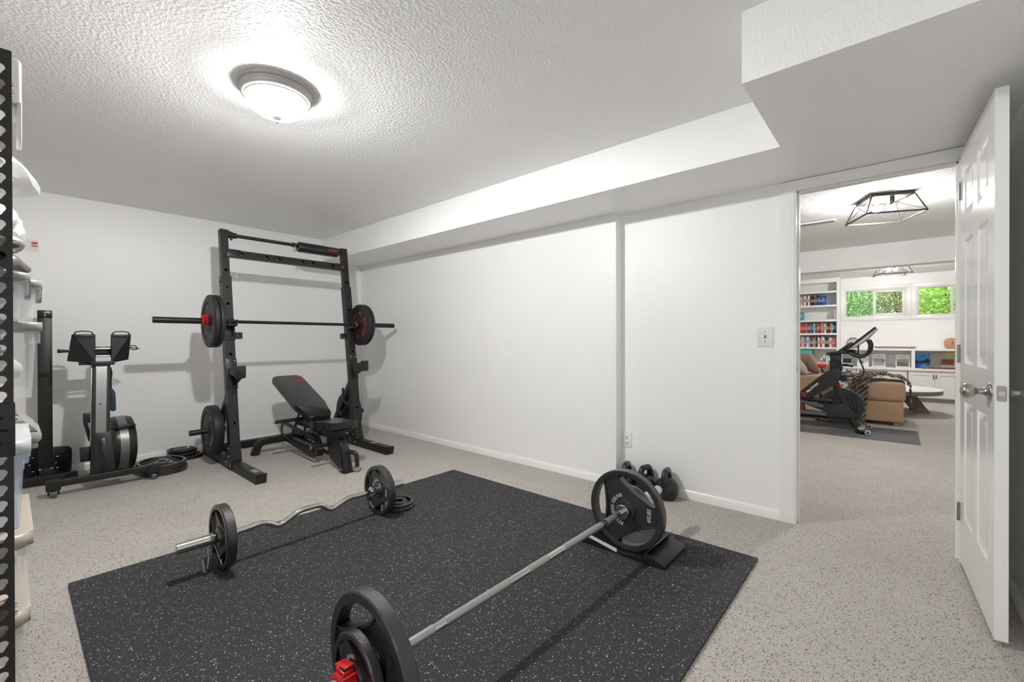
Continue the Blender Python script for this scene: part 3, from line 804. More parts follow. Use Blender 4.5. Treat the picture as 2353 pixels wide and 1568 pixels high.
def mount(t, p, spin=0., face=-1, tilt=0.):
    """stand a flat-built plate up: its face looks to -X (face=-1) or +X, its centre at p"""
    o = t.o if isinstance(t, Thing) else t
    B = Matrix(((0, 0, -1, 0), (-1, 0, 0, 0), (0, 1, 0, 0), (0, 0, 0, 1)))
    if face > 0: B = Matrix(((0, 0, 1, 0), (1, 0, 0, 0), (0, 1, 0, 0), (0, 0, 0, 1)))
    mm = Matrix.Translation(p) @ Matrix.Rotation(tilt, 4, 'Z') @ B @ Matrix.Rotation(R(spin), 4, 'Z')
    o.location = mm.to_translation(); o.rotation_euler = mm.to_euler()
def lay(t, p, spin=0., tx=0., ty=0.):
    o = t.o if isinstance(t, Thing) else t
    o.location = p; o.rotation_euler = (R(tx), R(ty), R(spin))

def spring_clip(bm, c, ax=1, r=.028, flip=1):
    c = Vector(c); pts = []
    for k in range(0, 61):
        a = 2 * PI * k / 20 - PI / 2; pts.append(c + Vector((ax * (k / 60 * .016), r * math.cos(a), r * math.sin(a))))
    a0, a1 = pts[0], pts[-1]
    def loop(s, dx):
        return [s + Vector((dx * .2, 0, -.006)), s + Vector((dx * .4, -.03 * flip, -.045)), s + Vector((dx * .7, -.042 * flip, -.098)), s + Vector((dx * .9, -.030 * flip, -.112)),
                s + Vector((dx, -.014 * flip, -.104)), s + Vector((dx, .002 * flip, -.058))]
    tube(bm, fillet(loop(a0, -ax * .03)[::-1], .012, 4) + pts + fillet(loop(a1, ax * .026), .012, 4), .0024, 8)

# ---- straight barbell on the mat
zb0, zb1 = .217, .236
P0 = Vector((.708, 1.087, zb0)); P1 = Vector((2.051, 1.056, zb1)); d = (P1 - P0).normalized()
bb = Thing('barbell', 'long steel barbell with large plates lying across the rubber tiles', 'barbell', (1.4, 1.07, .012))
def ax(s): return P0 + d * s
Lb = (P1 - P0).length
bm = BM(); cyl(bm, ax(-.005), ax(Lb + .005), .014, seg=20); bb.part('shaft', bm, 'chrome')
for a, b in ((.065, .155), (.20, .50), (Lb / 2 - .06, Lb / 2 + .06), (Lb - .50, Lb - .20), (Lb - .155, Lb - .065)):
    bm = BM(); cyl(bm, ax(a), ax(b), .0148, seg=24); bb.part('knurling', bm, 'knurl', label='rougher knurled grip section')
for s, sg in ((0, -1), (Lb, 1)):
    bm = BM(); cyl(bm, ax(s), ax(s + sg * .012), .037, seg=32, ch=.002); cyl(bm, ax(s + sg * .012), ax(s + sg * .030), .031, seg=32); cyl(bm, ax(s + sg * .030), ax(s + sg * .435), .025, seg=32, ch=.002)
    bb.part('sleeve', bm, 'chrome')
big = plate_tri('weight_plate', .205, .042, 'large three-grip iron plate at the kettlebell end of the steel barbell', 'large iron plates on the floor barbell', 'FITNESS GEAR', '45LBS', 'greypaint', hub=.054, rim=.030, depth=.064, span=86, start=182, tsize=.025, lbr=.128)
tb = math.atan2(d.y, d.x)
mount(big, ax(Lb + .055), 0, -1, tb)
big2 = clone(big.o, label='large three-grip iron plate at the camera end of the steel barbell'); mount(big2, ax(-.055), -62, -1, tb)
sml = plate_tri('weight_plate', .115, .030, 'small three-grip iron plate stacked outside the big plate, red collar against it', 'small iron plates on the floor barbell', 'FITNESS GEAR', None, 'greypaint', hub=.037, rim=.017, depth=.032, span=80, lip=.008, start=150, tsize=.014)
mount(sml, ax(-.095), 8, -1, tb)
sml2 = clone(sml.o, label='small three-grip iron plate glimpsed through a grip hole of the far big plate'); mount(sml2, ax(Lb + .095), 20, 1, tb)
def clamp(t, c, dirx, parent=True):
    """red clamp collar round an axis along X at c"""
    c = Vector(c); mm = Matrix.Translation(c) @ Matrix(((0, 0, dirx, 0), (-dirx, 0, 0, 0), (0, 1, 0, 0), (0, 0, 0, 1)))
    bm = BM(); lathe(bm, [(.0255, 0), (.036, 0), (.040, .004), (.040, .034), (.037, .040), (.030, .044), (.0255, .044)], 8, mm @ Matrix.Rotation(R(22.5), 4, 'Z'), closed=True)
    bx(bm, (-.022, .030, .004), (.022, .046, .036), .004, mtx=mm)
    t.part('clamp_ring', bm, 'red', smooth=20)
    bm = BM(); bx(bm, (-.030, .044, .002), (.026, .050, .030), .002, mtx=mm @ Matrix.Rotation(R(-14), 4, 'Z')); t.part('lever', bm, 'red')
    bm = BM(); bx(bm, (-.014, .0455, .010), (.010, .0472, .032), .0005, mtx=mm); bx(bm, (.0385, -.012, .010), (.0402, .012, .032), .0005, mtx=mm); bx(bm, (-.0402, -.012, .010), (-.0385, .012, .032), .0005, mtx=mm)
    em = t.part('emblem', bm, 'darkhole', label='black printed emblem patch')
    bm = BM()
    for s in (-1, 1): prism(bm, [(-.007, 0), (0, -.007), (.007, 0), (0, .007)], 0, .0006, mm @ Matrix.Translation((s * .0402, 0, .021)) @ Matrix.Rotation(R(90 * s), 4, 'Y'))
    t.part('emblem_mark', bm, 'red', em)
    bm = BM(); cyl(bm, mm @ Vector((-.030, .036, -.002)), mm @ Vector((-.030, .036, .042)), .004, seg=10); t.part('hinge_pin', bm, 'red')
k1 = Thing('bar_collar', 'red clamp collar on the steel barbell at the bottom edge of the picture', 'collar', tuple(ax(-.115)), 0, 'red clamp collars')
clamp(k1, ax(-.112), -1)
k2 = Thing('bar_collar', 'red clamp collar behind the plates at the kettlebell end of the steel barbell', 'collar', tuple(ax(Lb + .115)), 0, 'red clamp collars')
clamp(k2, ax(Lb + .112), 1)
# ---- rubber cradle under the far plates
cr = Thing('barbell_cradle', 'black rubber barbell ramp holding the plate near the kettlebells', 'barbell ramp', (2.19, 1.07, .012), 0)
bm = BM(); ctr = ax(Lb + .055); poly = []
y0, y1 = .835, 1.325
prof = [(y0, .012), (y0, .030), (y0 + .012, .042), (y0 + .075, .062), (y0 + .10, .064)]
for k in range(0, 15):
    a = R(-142 + (104) * k / 14); prof.append((ctr.y + .211 * math.cos(a), max(.02, ctr.z + .211 * math.sin(a))))
prof += [(y1 - .06, .070), (y1 - .02, .058), (y1, .036), (y1, .012)]
prism(bm, prof, 2.055, 2.335, Matrix(((0, 0, 1, 0), (1, 0, 0, 0), (0, 1, 0, 0), (0, 0, 0, 1))), .005)
cr.part('ramp_body', bm, 'blackpl', smooth=40)
for k in range(5):
    bm = BM(); yy = .945 + .012 * k; bx(bm, (2.07, yy, .050 - .004 * k), (2.32, yy + .004, .058 - .004 * k), .001); cr.part('tread_ridge', bm, 'blackpl')
bm = BM(); v = [Vector((2.0535, 1.275, .074)), Vector((2.0535, 1.085, .040))]
dd = (v[1] - v[0]).normalized(); up_ = Vector((0, .2, 1)).normalized()
f = [v[0], v[1], v[1] - Vector((0, 0, .018)), v[0] - Vector((0, 0, .018))]
a = [bm.verts.new(p) for p in f]; b = [bm.verts.new(p + Vector((.003, 0, 0))) for p in f]
bm.faces.new(a); bm.faces.new(b[::-1])
for i in range(4): bm.faces.new((a[i], a[(i + 1) % 4], b[(i + 1) % 4], b[i]))
cr.part('sticker', bm, 'label', smooth=0, label='white instruction sticker')

# ---- curl bar
ez = Thing('curl_bar', 'short chromed zigzag curl bar lying across the corner of the rubber tiles', 'barbell', (1.105, 2.478, .012))
ya = 2.470; z0 = .166
path = [(.70, ya, z0), (.80, ya, z0 + .002), (.865, ya, z0 + .010), (.925, ya + .004, z0 - .030), (.955, ya + .004, z0 - .030), (1.045, ya, z0 + .016), (1.165, ya + .002, z0 + .014), (1.212, ya + .004, z0 - .028), (1.240, ya + .004, z0 - .030), (1.335, ya + .004, z0 + .006), (1.40, ya + .006, z0), (1.53, ya + .008, z0)]
bm = BM(); tube(bm, path, .0142, 16, fr=.035); ez.part('shaft', bm, 'chrome', smooth=80)
for xa, xb, yy in ((.725, .494, ya), (1.500, 1.715, ya + .008)):
    sg = -1 if xb < xa else 1; bm = BM()
    cyl(bm, (xa - sg * .012, yy, z0), (xa, yy, z0), .032, seg=28); cyl(bm, (xa, yy, z0), (xb, yy, z0), .025, seg=32, ch=.002); cyl(bm, (xb - sg * .001, yy, z0), (xb + sg * .0008, yy, z0), .017, seg=24); ez.part('sleeve', bm, 'chrome')
e1 = plate_tri('weight_plate', .152, .042, 'medium iron plate at the rack-side end of the zigzag curl bar', 'medium iron plates on the curl bar', 'FITNESS GEAR', '25LBS', 'greypaint', hub=.044, rim=.022, depth=.046, span=82, lip=.010, start=150, tsize=.017, lbr=.09)
mount(e1, (.680, ya, z0), 8, -1)
e2 = clone(e1.o, label='medium iron plate at the end of the zigzag curl bar nearest the wall outlet'); mount(e2, (1.548, ya + .008, z0), 0, -1)
e1.o['label'] = 'medium iron plate at the shelf-side end of the zigzag curl bar, wire clip beside it'
for cx, yy, sg, lab in ((.640, ya, -1, 'wire spring clip hanging at the shelf-side end of the curl bar'), (1.588, ya + .008, 1, 'wire spring clip hanging at the far end of the curl bar')):
    t = Thing('spring_clip', lab, 'clip', (cx, yy, z0 - .1), 0, 'wire spring clips')
    bm = BM(); spring_clip(bm, (cx, yy, z0), sg, .0275); t.part('wire', bm, 'chrome', smooth=80)
# two small plates lying behind the curl bar's far plate
sp = plate_tri('weight_plate', .092, .022, 'small iron plate lying on top of its twin behind the curl bar', 'two small plates behind the curl bar', 'GEAR', None, 'greypaint', hub=.040, rim=.016, depth=.024, span=70, lip=.006, start=120, tsize=.012)
lay(sp, (1.690, 2.475, .0475), 40, 2, -2)
s2 = clone(sp.o, label='small iron plate lying underneath its twin behind the curl bar'); lay(s2, (1.684, 2.468, .024), 10)

# ------------------------------------------------------------------ kettlebells by the wall
def kettle(p, r, rz, label, hs=1.):
    t = Thing('kettlebell', label, 'kettlebell', p, rz, 'kettlebells by the wall')
    Q = Matrix.Translation(p) @ Matrix.Rotation(rz, 4, 'Z')
    bm = BM(); prof = [(0, 0), (r * .58, 0), (r * .66, r * .04)]
    for k in range(1, 15):
        a = R(-50 + 140 * k / 14); prof.append((r * math.cos(a), r * .86 + r * math.sin(a)))
    prof[-1] = (0, prof[-1][1]); lathe(bm, prof, 40, Q); t.part('bell', bm, 'iron2', smooth=80)
    zt = r * .86 + r * .55; w = r * .72; h = r * 2.45 * hs
    pts = fillet([(-w * 1.05, 0, zt - .02), (-w, 0, h * .80), (-w * .72, 0, h), (w * .72, 0, h), (w, 0, h * .80), (w * 1.05, 0, zt - .02)], .035, 6)
    n = len(pts); bm = BM(); tube(bm, [Q @ Vector(x) for x in pts], .0205, 14, scl=[1 + .25 * abs(2 * k / (n - 1) - 1) ** 4 for k in range(n)], up=(0, 1, 0)); t.part('handle', bm, 'iron2', smooth=80)

kettle((3.030, 1.215, 0), .082, R(8), 'round black kettlebell nearest the door on the carpet', .98)
kettle((3.035, 1.372, 0), .076, R(-12), 'black kettlebell between two others below the power outlet', 1.02)
kettle((3.040, 1.523, 0), .074, R(10), 'black kettlebell furthest from the door in the wall step', 1.02)
# ------------------------------------------------------------------ squat rack
RXL, RXR = 1.283, 2.437
UD = Vector((0, .1416, .9899)); UN = Vector((0, -.9899, .1416))
def fy(z): return 4.279 + .143 * z                  # front face of the leaning uprights
def upm(xc, z): return Matrix(((1, 0, 0, xc), (0, UD.y, UN.y, fy(z)), (0, UD.z, UN.z, z), (0, 0, 0, 1)))
rk = Thing('squat_rack', 'tall black steel squat rack with leaning uprights against the back wall', 'squat rack', (1.86, 4.4, 0))
def upright(xc, z0, z1, w, dep, holes, inset=0.):
    bm = BM(); L = (z1 - z0) / UD.z; m0 = upm(xc, z0) @ Matrix.Translation((0, 0, -inset))
    hs = [((z - z0) / UD.z, lambda a: (.0125 * math.cos(a), .0125 * math.sin(a)), .03) for z in holes]
    holed(bm, w, L, hs, m0); holed(bm, w, L, hs, m0 @ Matrix.Translation((0, 0, -dep)))
    for s in (-1, 1):
        bm.faces.new([bm.verts.new(m0 @ Vector(v)) for v in ((s * w / 2, 0, 0), (s * w / 2, L, 0), (s * w / 2, L, -dep), (s * w / 2, 0, -dep))])
    bm.faces.new([bm.verts.new(m0 @ Vector(v)) for v in ((-w / 2, L, 0), (w / 2, L, 0), (w / 2, L, -dep), (-w / 2, L, -dep))])
    bmesh.ops.remove_doubles(bm, verts=bm.verts, dist=1e-5)
    return bm
low = (.398, .996, 1.151, 1.292, 1.446, 1.60); top = (1.752,)
for xc in (RXL, RXR):
    u = rk.part('upright', upright(xc, .076, 1.70, .077, .075, low), 'powder', smooth=-1)
    rk.part('upper_post', upright(xc, 1.60, 2.128, .062, .060, top, .0075), 'powder', smooth=-1)
    s = 1 if xc == RXL else -1           # inner side direction
    bm = BM()                              # foot runner with slanted front end plate
    prism(bm, [(3.735, .0), (5.15, 0), (5.15, .074), (3.695 + .02, .074)], -.036, .036, Matrix(((0, 0, 1, xc), (1, 0, 0, 0), (0, 1, 0, 0), (0, 0, 0, 1))), .003)
    rk.part('foot_runner', bm, 'powder')
    bm = BM(); prism(bm, [(3.735, -.002 + .002), (3.725, 0), (3.700, .080), (3.712, .080)], -.040, .040, Matrix(((0, 0, 1, xc), (1, 0, 0, 0), (0, 1, 0, 0), (0, 0, 0, 1))), .002); rk.part('foot_cap', bm, 'powder')
    for sx in (-1, 1):
        bm = BM(); prism(bm, [(4.262, .01), (4.44, .01), (4.44, .10), (4.398, .215), (4.318, .215)], 0, .005, Matrix(((0, 0, sx, xc + sx * .0385), (1, 0, 0, 0), (0, 1, 0, 0), (0, 0, 0, 1))), .0015)
        gp = rk.part('gusset_plate', bm, 'powder')
        for (yy, zz) in ((4.335, .185), (4.335, .115), (4.40, .06), (4.29, .045)):
            bm = BM(); lathe(bm, [(0, .0055), (.006, .0045), (.009, 0)], 12, Matrix(((0, 0, sx, xc + sx * .0435), (1, 0, 0, yy), (0, 1, 0, zz), (0, 0, 0, 1)))); rk.part('bolt', bm, 'chrome', gp)
    bm = BM(); rtube(bm, (xc, 4.455, .66), (xc, 4.90, .075), .058, .045, up=(1, 0, 0)); rk.part('brace', bm, 'powder')
    o_ = -s
    bm = BM(); cyl(bm, (xc + o_ * .02, 4.655, .307), (xc + o_ * .252, 4.655, .302), .0245, seg=24, ch=.002); cyl(bm, (xc - o_ * .02, 4.655, .307), (xc + o_ * .05, 4.655, .307), .03, seg=24); rk.part('storage_peg', bm, 'powder')
    bm = BM(); tube(bm, [(xc + s * .030, 4.47, .42), (xc + s * .062, 4.49, .455), (xc + s * .066, 4.50, .50), (xc + s * .066, 4.505, .60)], .0125, 12, fr=.03); rk.part('bar_hook', bm, 'powder')
    # bar cups
    cu = upm(xc, 1.235)
    bm = BM(); bx(bm, (-.043, -.12, -.002), (.043, .075, .005), .002, mtx=cu); rk.part('cup_plate', bm, 'powder')
    bm = BM(); z = 1.252
    for xx in (-.030, .030): prism(bm, [(fy(z), z - .02), (fy(z), z + .055), (fy(z) - .03, z + .030), (fy(z) - .040, z + .012), (fy(z) - .088, z + .010), (fy(z) - .098, z + .048), (fy(z) - .112, z + .048), (fy(z) - .104, z - .006)], -.006, .006, Matrix(((0, 0, 1, xc + xx), (1, 0, 0, 0), (0, 1, 0, 0), (0, 0, 0, 1))), .002)
    bx(bm, (xc - .038, fy(z) - .100, z - .010), (xc + .038, fy(z), z + .010), .004)
    jc = rk.part('bar_cup', bm, 'blackpl')
    bm = BM(); tube(bm, [(xc + .02, fy(1.22) - .012, 1.24), (xc + .024, fy(1.18) - .020, 1.20), (xc + .020, fy(1.14) - .008, 1.155)], .006, 8, fr=.02); rk.part('pull_pin', bm, 'darkhole', jc)
    # bracket with two slots on the inner side
    bm = BM(); mm = upm(xc + s * .075, 1.135)
    holed(bm, .055, .055, [(.028, lambda a: (.014 * math.cos(a), .006 * math.sin(a)), .02)], mm, .05); rk.part('band_bracket', bm, 'powder', smooth=-1)
    # spotter arm
    za = .845; y0 = fy(za)
    bm = BM(); bx(bm, (-.043, -.16, -.002), (.043, .11, .006), .002, mtx=upm(xc, .85)); ap = rk.part('arm_plate', bm, 'powder')
    for sx in (-1, 1):
        bm = BM(); bx(bm, (sx * .039 - .003, -.16, -.06), (sx * .039 + .003, .06, .006), .001, mtx=upm(xc, .85)); rk.part('arm_cheek', bm, 'powder')
        bm = BM(); lathe(bm, [(0, .005), (.006, .004), (.008, 0)], 12, upm(xc + sx * .026, .938) @ Matrix.Translation((0, 0, .006))); rk.part('bolt', bm, 'chrome', ap)
    bm = BM(); bx(bm, (xc - .028, 4.181, za - .030), (xc + .028, y0, za + .030), .004); rk.part('spotter_arm', bm, 'powder')
    bm = BM(); prism(bm, rrect(.086, .108, .014), 0, .007, Matrix(((1, 0, 0, xc), (0, 0, -1, 4.181), (0, 1, 0, za + .003), (0, 0, 0, 1))), .001); rk.part('arm_end_plate', bm, 'powder')
    bm = BM(); prism(bm, [(y0, za - .14), (y0, za - .03), (4.21, za - .03), (4.21, za - .055)], -.004, .004, Matrix(((0, 0, 1, xc + s * .02), (1, 0, 0, 0), (0, 1, 0, 0), (0, 0, 0, 1))), .001); rk.part('arm_gusset', bm, 'powder')
# cross members
bm = BM(); rtube(bm, (RXL, 5.105, .040), (RXR, 5.105, .040), .072, .072); rk.part('rear_crossbar', bm, 'powder')
zx = 1.912; mx_ = Matrix(((0, 1, 0, RXL - .005), (UD.y, 0, UN.y, fy(zx) + .002), (UD.z, 0, UN.z, zx), (0, 0, 0, 1)))
bm = BM(); hs = [(x - RXL + .005, lambda a: (.0145 * math.cos(a), .0145 * math.sin(a)), .03) for x in (1.417, 1.632, 1.741, 1.969, 2.076, 2.285)]
Lc = RXR - RXL + .01
holed(bm, .066, Lc, hs, mx_); holed(bm, .066, Lc, hs, mx_ @ Matrix.Translation((0, 0, -.045)))
for s in (-1, 1): bm.faces.new([bm.verts.new(mx_ @ Vector(v)) for v in ((s * .033, 0, 0), (s * .033, Lc, 0), (s * .033, Lc, -.045), (s * .033, 0, -.045))])
bmesh.ops.remove_doubles(bm, verts=bm.verts, dist=1e-5)
rk.part('front_crossbar', bm, 'powder', smooth=-1)
for xc, s in ((RXL, 1), (RXR, -1)):
    bm = BM(); a, b = sorted((xc + s * .012, xc + s * .125)); bx(bm, (a, -.036, .0), (b, .036, .0055), .003, mtx=Matrix(((1, 0, 0, 0), (0, UD.y, UN.y, fy(zx)), (0, UD.z, UN.z, zx), (0, 0, 0, 1)))); rk.part('crossbar_plate', bm, 'powder')
bm = BM(); ball(bm, (RXR - .045, fy(zx) - .010, zx), .012, (1, .7, 1)); rk.part('pin_knob', bm, 'red', label='round red pin knob')
PY, PZ = 4.615, 2.085
bm = BM(); cyl(bm, (RXL, PY, PZ), (RXR, PY, PZ), .0165, seg=20); rk.part('pull_up_bar', bm, 'powder')
for xc, s in ((RXL, 1), (RXR, -1)):
    bm = BM(); cyl(bm, (xc + s * .03, PY, PZ), (xc + s * .105, PY, PZ), .026, seg=20); prism(bm, [(0, -.03), (.05, -.025), (.05, .028), (0, .045)], -.004, .004, Matrix(((s, 0, 0, xc + s * .03), (0, 0, 1, PY), (0, 1, 0, PZ), (0, 0, 0, 1))))
    cyl(bm, (xc + s * .065, PY, PZ - .045), (xc + s * .065, PY, PZ - .02), .011, seg=14); rk.part('bar_socket', bm, 'powder')
for xc, s in ((RXL, -1), (RXR, -1)):
    bm = BM(); ball(bm, (xc + s * .04, fy(1.64) + .03, 1.64), .010); rk.part('pop_pin', bm, 'blackpl')
bm = BM(); bx(bm, (RXL - .020, 3.80, .0742), (RXL + .020, 3.905, .0752)); rk.part('warning_sticker', bm, 'silverlabel')
bm = BM(); bx(bm, (RXR - .036, 3.985, .0744), (RXR + .036, 4.005, .0760)); rk.part('tape_strip', bm, 'greige')
# lat pad hung on the pull-up bar
pb = Thing('bar_pad', 'black foam squat pad with red lettering wrapped round the pull-up bar', 'bar pad', (2.15, PY, PZ - .055))
bm = BM(); lathe(bm, [(.017, 0), (.046, 0), (.052, .008), (.052, .412), (.046, .42), (.017, .42)], 32, frame_to((1.945, PY, PZ - .012), (1, 0, 0)), closed=True); pb.part('foam', bm, 'vinyl', smooth=50)
bm = BM(); bx(bm, (1.955, PY - .045, PZ - .070), (2.33, PY - .030, PZ - .052), .003); pb.part('strap_flap', bm, 'vinyl')
bm = BM(); text(bm, 'ETHOS', .024, Matrix(((-1, 0, 0, 2.295), (0, 0, -1, PY - .0525), (0, -1, 0, PZ - .006), (0, 0, 0, 1))), .001, shear=.2, bold=.001, sx=1.2); pb.part('lettering', bm, 'redpaint', smooth=0, label='red lettering, upside down')
cb_ = Thing('carabiner', 'small chrome carabiner hanging from the pull-up bar beside the pad', 'carabiner', (1.905, PY, PZ - .08))
bm = BM(); lathe(bm, [(.017, 0), (.024, .002), (.024, .026), (.017, .028)], 20, frame_to((1.892, PY, PZ), (1, 0, 0)), closed=True); cb_.part('sleeve', bm, 'blackpl')
bm = BM(); tube(bm, [(1.905, PY - .024 + .012 * math.sin(a), PZ - .042 + .030 * math.cos(a)) for a in [2 * PI * k / 16 for k in range(16)]], .0045, 8, closed=True, up=(1, 0, 0)); cb_.part('link', bm, 'chrome', smooth=80)

# barbell resting in the cups
BY, BZ = 4.392, 1.281; BXC = 1.836
rb = Thing('barbell', 'black oxide barbell loaded with rubber plates resting in the squat rack', 'barbell', (BXC, BY, BZ))
bm = BM(); cyl(bm, (BXC - .66, BY, BZ), (BXC + .66, BY, BZ), .0142, seg=20); rb.part('shaft', bm, 'steelblk')
for s in (-1, 1):
    bm = BM(); cyl(bm, (BXC + s * .632, BY, BZ), (BXC + s * .652, BY, BZ), .036, seg=28, ch=.002); cyl(bm, (BXC + s * .60, BY, BZ), (BXC + s * .632, BY, BZ), .028, seg=24); cyl(bm, (BXC + s * .652, BY, BZ), (BXC + s * 1.098, BY, BZ), .0252, seg=28, ch=.003); rb.part('sleeve', bm, 'steelblk')
    bm = BM(); cyl(bm, (BXC + s * .612, BY, BZ), (BXC + s * .624, BY, BZ), .0292, seg=24); rb.part('colour_ring', bm, 'orange', label='bright orange ring')
b1 = bumper('weight_plate', .225, .037, 'inner rubber plate on the shelf-side end of the racked barbell', 'rubber plates on the racked barbell', 'ETHOS', '10', 'dimpaint')
mount(b1, (BXC - .672, BY, BZ), 30)
b2 = clone(b1.o, label='outer rubber plate beside the red collar on the racked barbell'); mount(b2, (BXC - .711, BY, BZ), 18)
b3 = bumper('weight_plate', .222, .037, 'inner rubber plate with red letters on the racked barbell near the corner', 'rubber plates on the racked barbell', 'ETHOS', '25', 'redpaint')
mount(b3, (BXC + .672, BY, BZ), -10)
b4 = clone(b3.o, label='outer rubber plate on the racked barbell nearest the door wall'); mount(b4, (BXC + .711, BY, BZ), 0)
k3 = Thing('bar_collar', 'red clamp collar against the plates of the racked barbell', 'collar', (BXC - .75, BY, BZ), 0, 'red clamp collars')
clamp(k3, (BXC - .732, BY, BZ), -1)
b5 = bumper('weight_plate', .225, .078, 'thick rubber plate stored low on the shelf-side peg of the squat rack', 'thick rubber plates stored on the rack pegs', 'ETHOS', '45', 'dimpaint')
mount(b5, (1.203, 4.655, .3045), -25)
b6 = bumper('weight_plate', .225, .078, 'thick rubber plate stored low behind the far rack upright, red letters showing', 'thick rubber plates stored on the rack pegs', 'ETHOS', '25', 'redpaint')
mount(b6, (2.519, 4.655, .3045), 60)

# ------------------------------------------------------------------ adjustable bench
bc = Thing('weight_bench', 'black adjustable weight bench with inclined backrest inside the squat rack', 'bench', (1.875, 4.1, 0))
cx = 1.875
def pad(outline, thick, mtx, bev=.014):
    bm = BM(); prism(bm, outline, -thick, 0, mtx, bev, 4); return bm
def smooth_poly(pts, r=.03, n=5):
    o = []; m = len(pts)
    for i in range(m):
        a, b, c = Vector(pts[i - 1]), Vector(pts[i]), Vector(pts[(i + 1) % m]); d1, d2 = a - b, c - b; q = min(r, d1.length * .48, d2.length * .48)
        s, e = b + d1.normalized() * q, b + d2.normalized() * q
        for k in range(n + 1): t = k / n; o.append(tuple(s * (1 - t) ** 2 + b * 2 * t * (1 - t) + e * t * t))
    return o
v = Vector((0, .78, .325)).normalized(); n_ = Vector((0, -v.z, v.y))
mp_ = Matrix(((1, 0, 0, cx), (0, v.y, n_.y, 3.955), (0, v.z, n_.z, .428), (0, 0, 0, 1)))
bk = pad(smooth_poly([(-.105, .0), (.105, 0), (.125, .17), (.142, .24), (.142, .845), (-.142, .845), (-.142, .24), (-.125, .17)], .045), .058, mp_)
bp_ = bc.part('back_pad', bk, 'vinyl', smooth=50)
bm = BM(); text(bm, 'ETHOS', .05, mp_ @ Matrix.Translation((.095, .745, .0)) @ Matrix.Rotation(R(-90), 4, 'Z'), .0008, shear=.2, bold=.0015, sx=1.15); bc.part('lettering', bm, 'redpaint', bp_, smooth=0, label='red lettering down one edge')
bm = BM(); bx(bm, (-.11, .03, -.072), (.11, .80, -.058), .004, mtx=mp_); bc.part('back_board', bm, 'blackpl')
ms_ = Matrix(((1, 0, 0, cx), (0, .9965, .08, 3.50), (0, -.08, .9965, .428), (0, 0, 0, 1)))
bm = pad(smooth_poly([(-.075, 0), (.075, 0), (.118, .035), (.122, .10), (.098, .17), (.122, .25), (.138, .32), (.13, .42), (.09, .455), (-.09, .455), (-.13, .42), (-.138, .32), (-.122, .25), (-.098, .17), (-.122, .10), (-.118, .035)], .03), .058, ms_)
bc.part('seat_pad', bm, 'vinyl', smooth=50)
bm = BM(); bx(bm, (cx - .075, 3.56, .325), (cx + .075, 3.92, .350), .004); bx(bm, (cx - .045, 3.60, .29), (cx + .045, 3.85, .33), .004); bc.part('seat_bracket', bm, 'blackpl')
bm = BM(); rtube(bm, (cx, 3.60, .295), (cx, 4.42, .325), .06, .06, up=(1, 0, 0)); bc.part('top_rail', bm, 'powder')
bm = BM(); rtube(bm, (cx, 3.98, .085), (cx, 4.66, .115), .06, .055, up=(1, 0, 0)); bc.part('lower_rail', bm, 'powder')
bm = BM(); pts = fillet([(cx, 3.78, .265), (cx, 3.565, .25), (cx + .008, 3.505, .0)], .13, 8); sweep(bm, pts, rrect(.068, .066, .006), up=(1, 0, 0)); bc.part('front_leg', bm, 'powder', smooth=40)
bm = BM(); bx(bm, (cx - .045, 3.46, 0), (cx + .06, 3.56, .006), .002); bc.part('foot_plate', bm, 'powder')
bm = BM(); tube(bm, [(cx + .02, 3.495, .17), (cx + .05, 3.43, .165), (cx + .052, 3.425, .05)], .018, 14, fr=.05); lh = bc.part('lift_handle', bm, 'powder', smooth=60)
bm = BM(); cyl(bm, (cx + .052, 3.425, .022), (cx + .052, 3.425, .052), .017, seg=16); bc.part('handle_end', bm, 'chrome', lh)
bm = BM(); pts = fillet([(cx - .315, 4.69, .0), (cx - .275, 4.685, .125), (cx, 4.655, .135), (cx + .245, 4.615, .125), (cx + .285, 4.605, .0)], .14, 8); sweep(bm, pts, rrect(.065, .055, .006), up=(0, 1, 0)); bc.part('rear_leg', bm, 'powder', smooth=40)
bm = BM(); cyl(bm, (cx - .34, 4.69, .03), (cx - .30, 4.69, .03), .020, seg=16); bc.part('transport_wheel', bm, 'blackpl')
for sx in (-1, 1):
    X0 = cx + sx * .068
    bm = BM(); A, B = Vector((3.985, .150)), Vector((4.60, .215)); out, inn = [], []
    ax_ = (B - A).normalized(); nn = Vector((-ax_.y, ax_.x))
    for c0, a0 in ((B, -90), (A, 90)):
        for k in range(11):
            a = R(a0 + 18 * k); q = ax_ * math.cos(a) + nn * math.sin(a); out.append(c0 + q * .098); inn.append(c0 + q * .060)
    m = len(out)
    def ringv(pl, x): return [bm.verts.new((x, p.x, p.y)) for p in pl]
    o0, i0, o1, i1 = ringv(out, X0 - .004), ringv(inn, X0 - .004), ringv(out, X0 + .004), ringv(inn, X0 + .004)
    for k in range(m):
        j = (k + 1) % m
        for q in ((o0[k], o0[j], i0[j], i0[k]), (o1[k], i1[k], i1[j], o1[j]), (o0[k], o1[k], o1[j], o0[j]), (i0[k], i0[j], i1[j], i1[k])): bm.faces.new(q)
    bc.part('ladder_plate', bm, 'powder', smooth=-1)
    bm = BM()
    for k in range(6):
        p = A + ax_ * (.10 + .075 * k) - nn * .05; cyl(bm, (X0 - .005, p.x, p.y + .01), (X0 + .005, p.x, p.y + .01), .017, seg=12)
    bc.part('ladder_notches', bm, 'powder')
    bm = BM(); rtube(bm, (X0 - sx * .012, 4.50, .14), (X0 - sx * .012, 4.235, .50), .035, .010, up=(1, 0, 0)); bc.part('support_strut', bm, 'powder')
